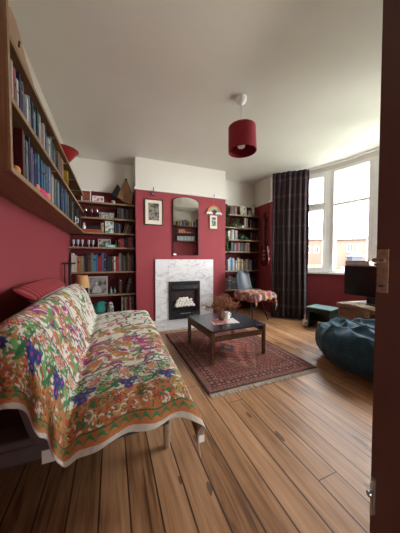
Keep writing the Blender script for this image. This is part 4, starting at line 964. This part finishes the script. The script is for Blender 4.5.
def stripe_mat():
    m = bpy.data.materials.new('red_white_stripe_fabric'); m.use_nodes = True; nt = m.node_tree; L = nt.links; N = nt.nodes.new; b = nt.nodes['Principled BSDF']; b.inputs['Roughness'].default_value = .9
    tc = N('ShaderNodeTexCoord'); w_ = N('ShaderNodeTexWave'); w_.bands_direction = 'Y'; w_.inputs['Scale'].default_value = 7; w_.inputs['Distortion'].default_value = 1.5; w_.inputs['Detail Scale'].default_value = 2
    L.new(tc.outputs['Object'], w_.inputs['Vector']); r = N('ShaderNodeValToRGB'); L.new(w_.outputs[0], r.inputs[0]); e = r.color_ramp.elements
    e[0].position = .62; e[0].color = (.30, .012, .022, 1); e[1].position = .75; e[1].color = (.36, .09, .08, 1); L.new(r.outputs[0], b.inputs['Base Color']); return m
pc = MB(); pillow(pc, .075, .50, .042); pc.build('cover', stripe_mat(), cu, smooth=True)
pt = MB(); pillow(pt, .055, .47, .030); po = pt.build('white_side', m_white, cu, smooth=True); po.location = (.046, -.01, -.012)

# ---- black stand and lamp between sofa end and alcove
bs = thing('black_stand', 'black metal T shaped stand behind the sofa by the left wall', 'stand', (-.535, 3.28, 0))
MB().tube([(-.055, -.02, 1.0), (.09, .02, 1.0)], .013, 10).build('top_bar', m_black, bs, smooth=True)
MB().tube([(-.03, -.01, 0), (-.03, -.01, 1.0)], .007, 8).build('pole', m_black, bs); MB().tube([(.03, .0, 0), (.022, 0, .85), (.03, 0, 1.0)], [.016, .016, .02], 10).build('pole', m_black, bs)
MB().box(-.05, .05, -.10, .06, 0, .015).build('base', m_black, bs, bevel=.003)
fl = thing('table_lamp', 'low lamp with an orange shade behind the far end of the sofa', 'lamp', (-.385, 3.42, 0))
MB().lathe([(.09, 0), (.09, .02), (.02, .03), (.014, .10), (.03, .25), (.03, .40), (.012, .50), (.012, .68)], n=18).build('base', m_brass, fl, smooth=True)
MB().lathe([(.088, .66), (.068, .83), (.066, .83), (.086, .66), (.088, .66)], n=28).build('lamp_shade', M('orange_parchment', (.62, .34, .14), .8, var=.05), fl, smooth=True)
MB().ball((0, 0, .73), .028).build('bulb', m_white, fl, smooth=True)

# ================================================================ GREY CHAIR WITH BLANKET
ch = thing('plastic_chair', 'grey plastic shell chair with black wire legs before the right alcove', 'chair', (2.25, 3.22, 0), radians(14))
# local: seat faces -y, back at +y
nu, nv = 25, 37
P = np.zeros((nu, nv, 3))
for i in range(nu):
    u = -1+2*i/(nu-1)
    for j in range(nv):
        t = j/(nv-1)
        if t < .5:
            q = t/.5; y = -.22+q*.36; z = .455-.02*sin(pi*q)-.012*(1-q)**6; w_ = .215*(1-.12*(1-q)**4)
        else:
            q = (t-.5)/.5; y = .14+.075*sin(q*pi/2)*1.0+.03*q; z = .455+.40*q**1.25; w_ = .215-.045*q**2
            if q > .8: w_ *= sqrt(max(.12, 1-((q-.8)/.2)**2*.75))
        w_ *= (.86 if t > .5 else 1-.14*max(0, (t-.3)/.2))
        P[i, j] = (u*w_, y-.03*abs(u)**2*(1 if t > .5 else 0)*1.6, z+.05*abs(u)**3*(1-abs(t-.4)) if t < .6 else z)
grid('shell', P, None, M('grey_plastic', (.05, .06, .078), .35, var=.03), ch, solid=.006)
for sx in (-1, 1):
    for sy in (-1, 1): MB().tube([(sx*.10, sy*.09, .425), (sx*.20, sy*.21, 0)], [.009, .008], 8).build('leg', m_black, ch, smooth=True)
b = MB(); q = [(sx*.145, sy*.143, .24) for sx, sy in ((-1, -1), (1, -1), (1, 1), (-1, 1))]
for k in range(4): b.tube([q[k], q[(k+2) % 4]] if k < 2 else [q[k], q[(k+1) % 4]], .0035, 6)
b.box(-.11, .11, -.10, .10, .418, .426); b.build('wire_brace', m_black, ch)
# blanket, a draped patchwork
NU_, NV_ = 130, 120
U, V = np.meshgrid(np.linspace(-1, 1, NU_), np.linspace(-1, 1, NV_), indexing='ij')
X = U*.40+.03; Y = V*.32-.10
ax = np.abs(X); over = np.clip(ax-.225, 0, None); of = np.clip(-Y-.295, 0, None)
xx = np.sign(X)*(np.minimum(ax, .225)+.035*(1-np.exp(-over/.03))); yy = np.where(Y < -.295, -.295-.03*(1-np.exp(-of/.03)), Y)
zz = .502-over*.93-of*.9+.010*np.sin(X*38)*np.cos(Y*30)+.006*vnoise(X*40+9, Y*40+9, 3)
yy = np.minimum(yy, .155); yy += .014*np.sin(X*45)*(of > 0); xx += .012*np.sin(Y*50)*(over > 0)
Cb = np.zeros((NU_, NV_, 3)); pal = [A(c) for c in ((.45, .05, .045), (.60, .30, .10), (.09, .22, .12), (.60, .54, .40), (.07, .12, .17), (.42, .10, .10), (.16, .28, .32), (.55, .08, .06))]
ci = np.floor(X/.045).astype(int); cj = np.floor(Y/.045).astype(int); k_ = (ci*7+cj*13+ci*cj) % 8
for k in range(8): Cb[k_ == k] = pal[k]
ln = (np.abs((X/.015) % 1-.5) < .12) | (np.abs((Y/.015) % 1-.5) < .12); Cb[ln] = Cb[ln]*.5+.12
Cb[(Y > .02) & (np.abs(X) < .16)] *= .55; Cb[(Y > .02) & (np.abs(X) < .16)] += A((.28, .23, .15))*.6
bl = thing('blanket', 'red green and cream patchwork blanket draped over the seat of the grey chair', 'blanket', (2.25, 3.22, 0), radians(14))
grid('woven_cloth', np.stack([xx, yy, zz], -1), Cb, MA('woollen_patchwork', .95, .5, 300, .1), bl, solid=.008)
fg = MB()
for k in range(36):
    x = -.22+.44*k/35; fg.tube([(x, -.272, .50-.065*.9*1), (x+random.uniform(-.006, .006), -.276, .50-.115)], [.003, .004], 5)
fg.v = fg.v; tag(fg.build('fringe', M('cream_red_fringe', (.52, .30, .22), .9, var=.5, scale=60), bl), kind='stuff')

# ================================================================ CURTAIN
cr = thing('curtain', 'dark plum checked curtain hanging at the left of the bow window', 'curtain', (2.95, 3.15, 0))
NUc, NVc = 420, 110
U, V = np.meshgrid(np.linspace(0, 1, NUc), np.linspace(0, 1, NVc), indexing='ij')
A0, A1 = np.array((2.79, 3.34)), np.array((3.25, 2.93)); B0, B1 = np.array((2.71, 3.24)), np.array((3.11, 2.80))
tt = V                                         # 0 top, 1 bottom
waist = 0.0
px_ = (A0[0]*(1-tt)+B0[0]*tt)*(1-U)+(A1[0]*(1-tt)+B1[0]*tt)*U; py2 = (A0[1]*(1-tt)+B0[1]*tt)*(1-U)+(A1[1]*(1-tt)+B1[1]*tt)*U
dx, dy = .745, -.667; nx_, ny_ = -.667, -.745   # along, and towards the room
npl = 7; ph = U*npl*2*pi+.5*np.sin(V*5)
amp = .012+.046*np.clip(V*1.3, 0, 1); hdm = np.clip(1-V/.045, 0, 1)
ofs = amp*np.sin(ph)+.010*np.sin(ph*.37+V*3)+.03*np.sin(U*pi)+hdm*.008*np.sin(ph*3)
al = .012*np.sin(ph*2)*V
X = px_+nx_*ofs+dx*al; Y = py2+ny_*ofs+dy*al; Z = 2.635-V*2.622
Cc2 = np.zeros((NUc, NVc, 3)); Cc2[:] = A((.027, .013, .017))
s_ = (U*1.5/.16) % 1; z_ = ((V*2.6)/.28) % 1
Cc2[(np.abs(s_-.5) < .035)] = A((.070, .052, .050)); Cc2[(np.abs(s_-.2) < .02)] = A((.04, .024, .030)); Cc2[(np.abs(z_-.5) < .035)] += A((.045, .036, .030)); Cc2[(np.abs(z_-.62) < .02)] += A((.030, .012, .014))
P = np.stack([X-2.95, Y-3.15, Z], -1)
grid('curtain_fabric', P, Cc2, MA('plum_check_wool', .85, .2, 300, .15, .25), cr, solid=.003)
P2 = P[:, :5].copy(); P2[..., 0] -= .003*nx_*-1; P2[..., 0] += nx_*.004; P2[..., 1] += ny_*.004
grid('heading_tape', P2, None, M('dark_heading', (.03, .018, .024), .9), cr, solid=.002)
b = MB(); arcband(b, -50, 50.5, 1.955, 1.985, 2.648, 2.672, 60)
tag(b.build('curtain_track', m_white), 'thin curved white curtain track along the ceiling over the bow window', 'curtain track')

# ================================================================ STOOL, TRUNK, TV, BEAN BAG
bn = thing('stool', 'small green topped dark stool by the foot of the curtain', 'stool', (3.035, 2.445, 0), radians(-75))
m_dkgreen = M('dark_green_paint', (.014, .035, .030), .45); m_teal = M('worn_teal_paint', (.085, .155, .15), .5, var=.3, scale=12)
MB().box(-.185, .185, -.165, .165, .292, .312).build('seat', m_teal, bn, bevel=.004)
MB().box(-.16, -.14, -.14, .14, 0, .291).build('side_panel', m_dkgreen, bn); MB().box(.14, .16, -.14, .14, 0, .291).build('side_panel', m_dkgreen, bn)
MB().box(-.14, .14, .10, .115, .05, .29).build('back_panel', m_dkgreen, bn); MB().box(-.14, .14, -.14, -.125, .235, .29).build('rail', m_dkgreen, bn)
wt = thing('white_figure', 'small white ornament standing under the edge of the green stool', 'ornament', (2.835, 2.60, 0))
MB().box(-.03, .03, -.025, .025, 0, .10).build('body', m_white, wt, bevel=.008); MB().lathe([(.014, .10), (.012, .15), (.016, .165), (.010, .18)], n=12).build('neck', m_white, wt, smooth=True); MB().box(-.018, .018, -.027, -.025, .04, .06).build('dark_mark', m_black, wt)

m_trunk = wood_mat('scuffed_trunk_wood', (.13, .060, .030), (.28, .15, .08), .5, (3, 12, 12))
m_trunkl = wood_mat('worn_trunk_lid', (.16, .085, .045), (.34, .21, .12), .5, (3, 14, 14))
tr = thing('storage_chest', 'old brown wooden trunk below the window carrying the television', 'trunk', (2.645, 1.56, 0), radians(-98))
# local: x along the front (from window end), y negative = front (towards sofa)
# centre front edge at origin
MB().box(-.40, .40, .0, .48, .03, .455).build('body', m_trunk, tr, bevel=.006)
MB().box(-.415, .415, -.015, .495, .458, .50).build('lid', m_trunkl, tr, bevel=.006)
for x in (-.39, .36): MB().box(x, x+.03, -.008, 0, .03, .455).build('corner_strap', m_trunk, tr)
MB().box(-.03, .03, -.022, -.015, .40, .47).build('lock', m_brass, tr)
for x in (-.36, .30): MB().box(x, x+.06, .03, .45, 0, .03).build('foot', m_trunk, tr)
pp = MB(); pp.box(-.12, .12, -.08, .08, 0, .01); tag(pp.build('paper_stack', M('cream_card', (.66, .56, .42), .7), loc=(2.73, 1.72, .502)), 'flat cream card lying on the trunk in front of the television', 'card').rotation_euler = (0, 0, 1.35)
tv = thing('television', 'black flat television standing on the wooden trunk', 'television', (2.90, 1.70, .502))
MB().box(.0, .045, -.325, .325, .085, .470).build('bezel', M('tv_plastic', (.010, .010, .011), .35), tv, bevel=.006)
MB().box(-.0015, .0, -.315, .315, .098, .458).build('screen', M('tv_screen', (.006, .007, .009), .12, var=.02, spec=.6), tv)
MB().box(.045, .085, -.22, .22, .13, .40).build('rear_housing', M('tv_plastic', (.01, .01, .011)), tv, bevel=.01)
b = MB(); b.box(.015, .04, -.05, .05, .01, .086); b.box(-.07, .12, -.14, .14, 0, .012); b.build('stand', M('tv_plastic', (.01, .01, .011)), tv, bevel=.003)
wb_ = thing('wooden_box', 'shallow pale wooden tray lying on top of the television', 'tray', (2.945, 1.87, .974))
MB().box(-.045, .06, -.15, .14, 0, .008).build('base', m_trunkl, wb_)
b = MB(); b.box(-.045, -.037, -.15, .14, .008, .06); b.box(.052, .06, -.15, .14, .008, .06); b.box(-.037, .052, .132, .14, .008, .06); b.box(-.037, .052, -.15, -.142, .008, .06); b.build('rim', wood_mat('pale_tray_wood', (.36, .24, .14), (.52, .38, .24)), wb_)
MB().box(-.0455, -.045, -.13, .12, .018, .05).build('front_panel', M('pale_grey_card', (.5, .52, .5), .6), wb_)
cbx = thing('games_handset', 'dark handset resting on the television beside the wooden tray', 'handset', (2.945, 1.60, .974)); MB().ball((0, 0, .022), .022, 12, 8, (1.6, 4.5, 1)).build('body', m_black, cbx, smooth=True); MB().tube([(0, .05, .035), (0, .05, .055)], .008, 8).build('stick', m_black, cbx)

def bean():
    N1, N2 = 150, 90
    a = np.linspace(0, 2*pi, N1); e = np.linspace(-pi/2, pi/2, N2)
    Aa, E = np.meshgrid(a, e, indexing='ij')
    rx, ry, rz = .30, .47, .228
    k = lambda c, p: np.sign(c)*np.abs(c)**p
    x = rx*k(np.cos(E), .72)*np.cos(Aa); y = ry*k(np.cos(E), .72)*np.sin(Aa); z = rz*k(np.sin(E), .8)
    top = np.clip(np.sin(E), 0, 1)
    z = z+top*(.03*np.sin(x*9+y*5)+.035*np.cos(y*7+1.2)-.035*np.exp(-((x-.06+.25*y)/.05)**2)-.03*np.exp(-((x+.13-.15*y)/.035)**2)-.025*np.exp(-((y-.2+.3*x)/.04)**2))
    rd = lambda f, ph, sx, sy: (1-np.abs(np.sin(f*(sx*x+sy*y)+ph+1.3*np.sin(5*x+ph)+1.1*np.sin(6*y+2*ph))))**2
    z = z+top**.5*(.030*rd(7, .4, 1, .5)+.026*rd(9, 2.1, .3, 1)+.016*rd(15, 1.0, 1, -.8)-.02)
    sd = np.cos(E)**2; q = 1+sd*.02*np.sin(Aa*7+np.sin(E*3))+sd*.012*np.sin(Aa*13+E*4)
    q = q+.0035*np.sin(E*120)
    x, y = x*q, y*q; low = z < 0; x = np.where(low, x*(1+.06*np.clip(-z/rz, 0, 1)), x)
    z = z+rz-.018; x = x+sd*.012*rd(10, 3., .2, 1)*np.sign(x); z = np.maximum(z, .002+0*z)
    return np.stack([x, y, z], -1)
bg = thing('bean_bag', 'slouching dark teal blue corduroy bean bag on the floor by the trunk', 'bean bag', (2.225, 1.37, 0), radians(-8))
m_cord = M('teal_corduroy', (.016, .064, .100), .85, var=.2, bump=.3, bscale=200, sheen=.15)
o = grid('bag', bean(), None, m_cord, bg)
o['label'] = 'ribbed corduroy body'
MB().tube([(-.12, -.25, .455), (-.10, -.05, .452), (-.06, .12, .455), (-.02, .28, .44)], .006, 8).build('seam', m_cord, bg, smooth=True)

# ================================================================ SHELVES ON THE WALL BEHIND THE CAMERA (seen in the mirror)
rs = thing('wall_shelves', 'dark wall shelves beside the doorway, seen in the mirror', 'shelves', (2.42, YD+.001, 0))
for z in (1.62, 1.88, 2.12): MB().box(-.42, .44, 0, .24, z-.022, z).build('shelf', m_walnut, rs)
for x in (-.42, .425): MB().box(x, x+.015, 0, .24, 1.598, 2.4 if x > 0 else 2.12).build('upright', m_walnut, rs)
for (z, cols, x0, x1, hr, wh) in ((1.62, ['white', 'white', 'pale blue', 'white', 'cream', 'white', 'pale blue'], 2.10, 2.72, (.15, .16), 'lowest'), (2.12, ['orange', 'yellow', 'black', 'white', 'purple', 'dark red', 'tan', 'olive', 'dark grey', 'black', 'brown'], 2.10, 2.78, (.16, .22), 'top')):
    t = x0; k = 0
    while t < x1:
        w_ = random.uniform(.03, .045); o = book(w_, random.uniform(*hr), .15, cols[k % len(cols)], random.choice(['cream', 'tan', 'black']) if wh == 'top' else 'pale blue')
        o.location = (t+w_/2, YD+.20, z+.0005); o.rotation_euler = (0, 0, pi)
        tag(o, '%s book on the %s shelf seen in the mirror, %s from left' % (cols[k % len(cols)], wh, ORD[k]), 'book', 'books on the %s shelf reflected in the mirror' % wh); t += w_+.0015; k += 1
th2 = thing('toy_house', 'orange toy house on the middle shelf reflected in the mirror', 'toy', (2.28, YD+.12, 1.881))
MB().box(-.12, .12, -.05, .05, 0, .08).build('walls', M('peach_paint', (.62, .33, .18), .6), th2); MB().prism([(-.13, .08), (-.06, .15), (.0, .10), (.06, .15), (.13, .08)], -.055, .055, 'y').build('roof', M('salmon_paint', (.55, .22, .13), .6), th2)
for x in (-.07, .03): MB().box(x, x+.04, .05, .053, .02, .06).build('window', m_walnut, th2)
th3 = thing('toy_train', 'low orange toy train beside the reflected toy house', 'toy', (2.53, YD+.12, 1.881)); MB().box(-.10, .10, -.03, .03, .015, .05).build('body', M('peach_paint', (.6, .3, .15)), th3, bevel=.004)
for x in (-.07, 0, .07): MB().tube([(x, -.035, .015), (x, .035, .015)], .015, 12).build('wheels', m_walnut, th3)

def finish():
    for o in bpy.data.objects:
        if o.type == 'MESH' and o.name.startswith('fringe'): pass
finish()
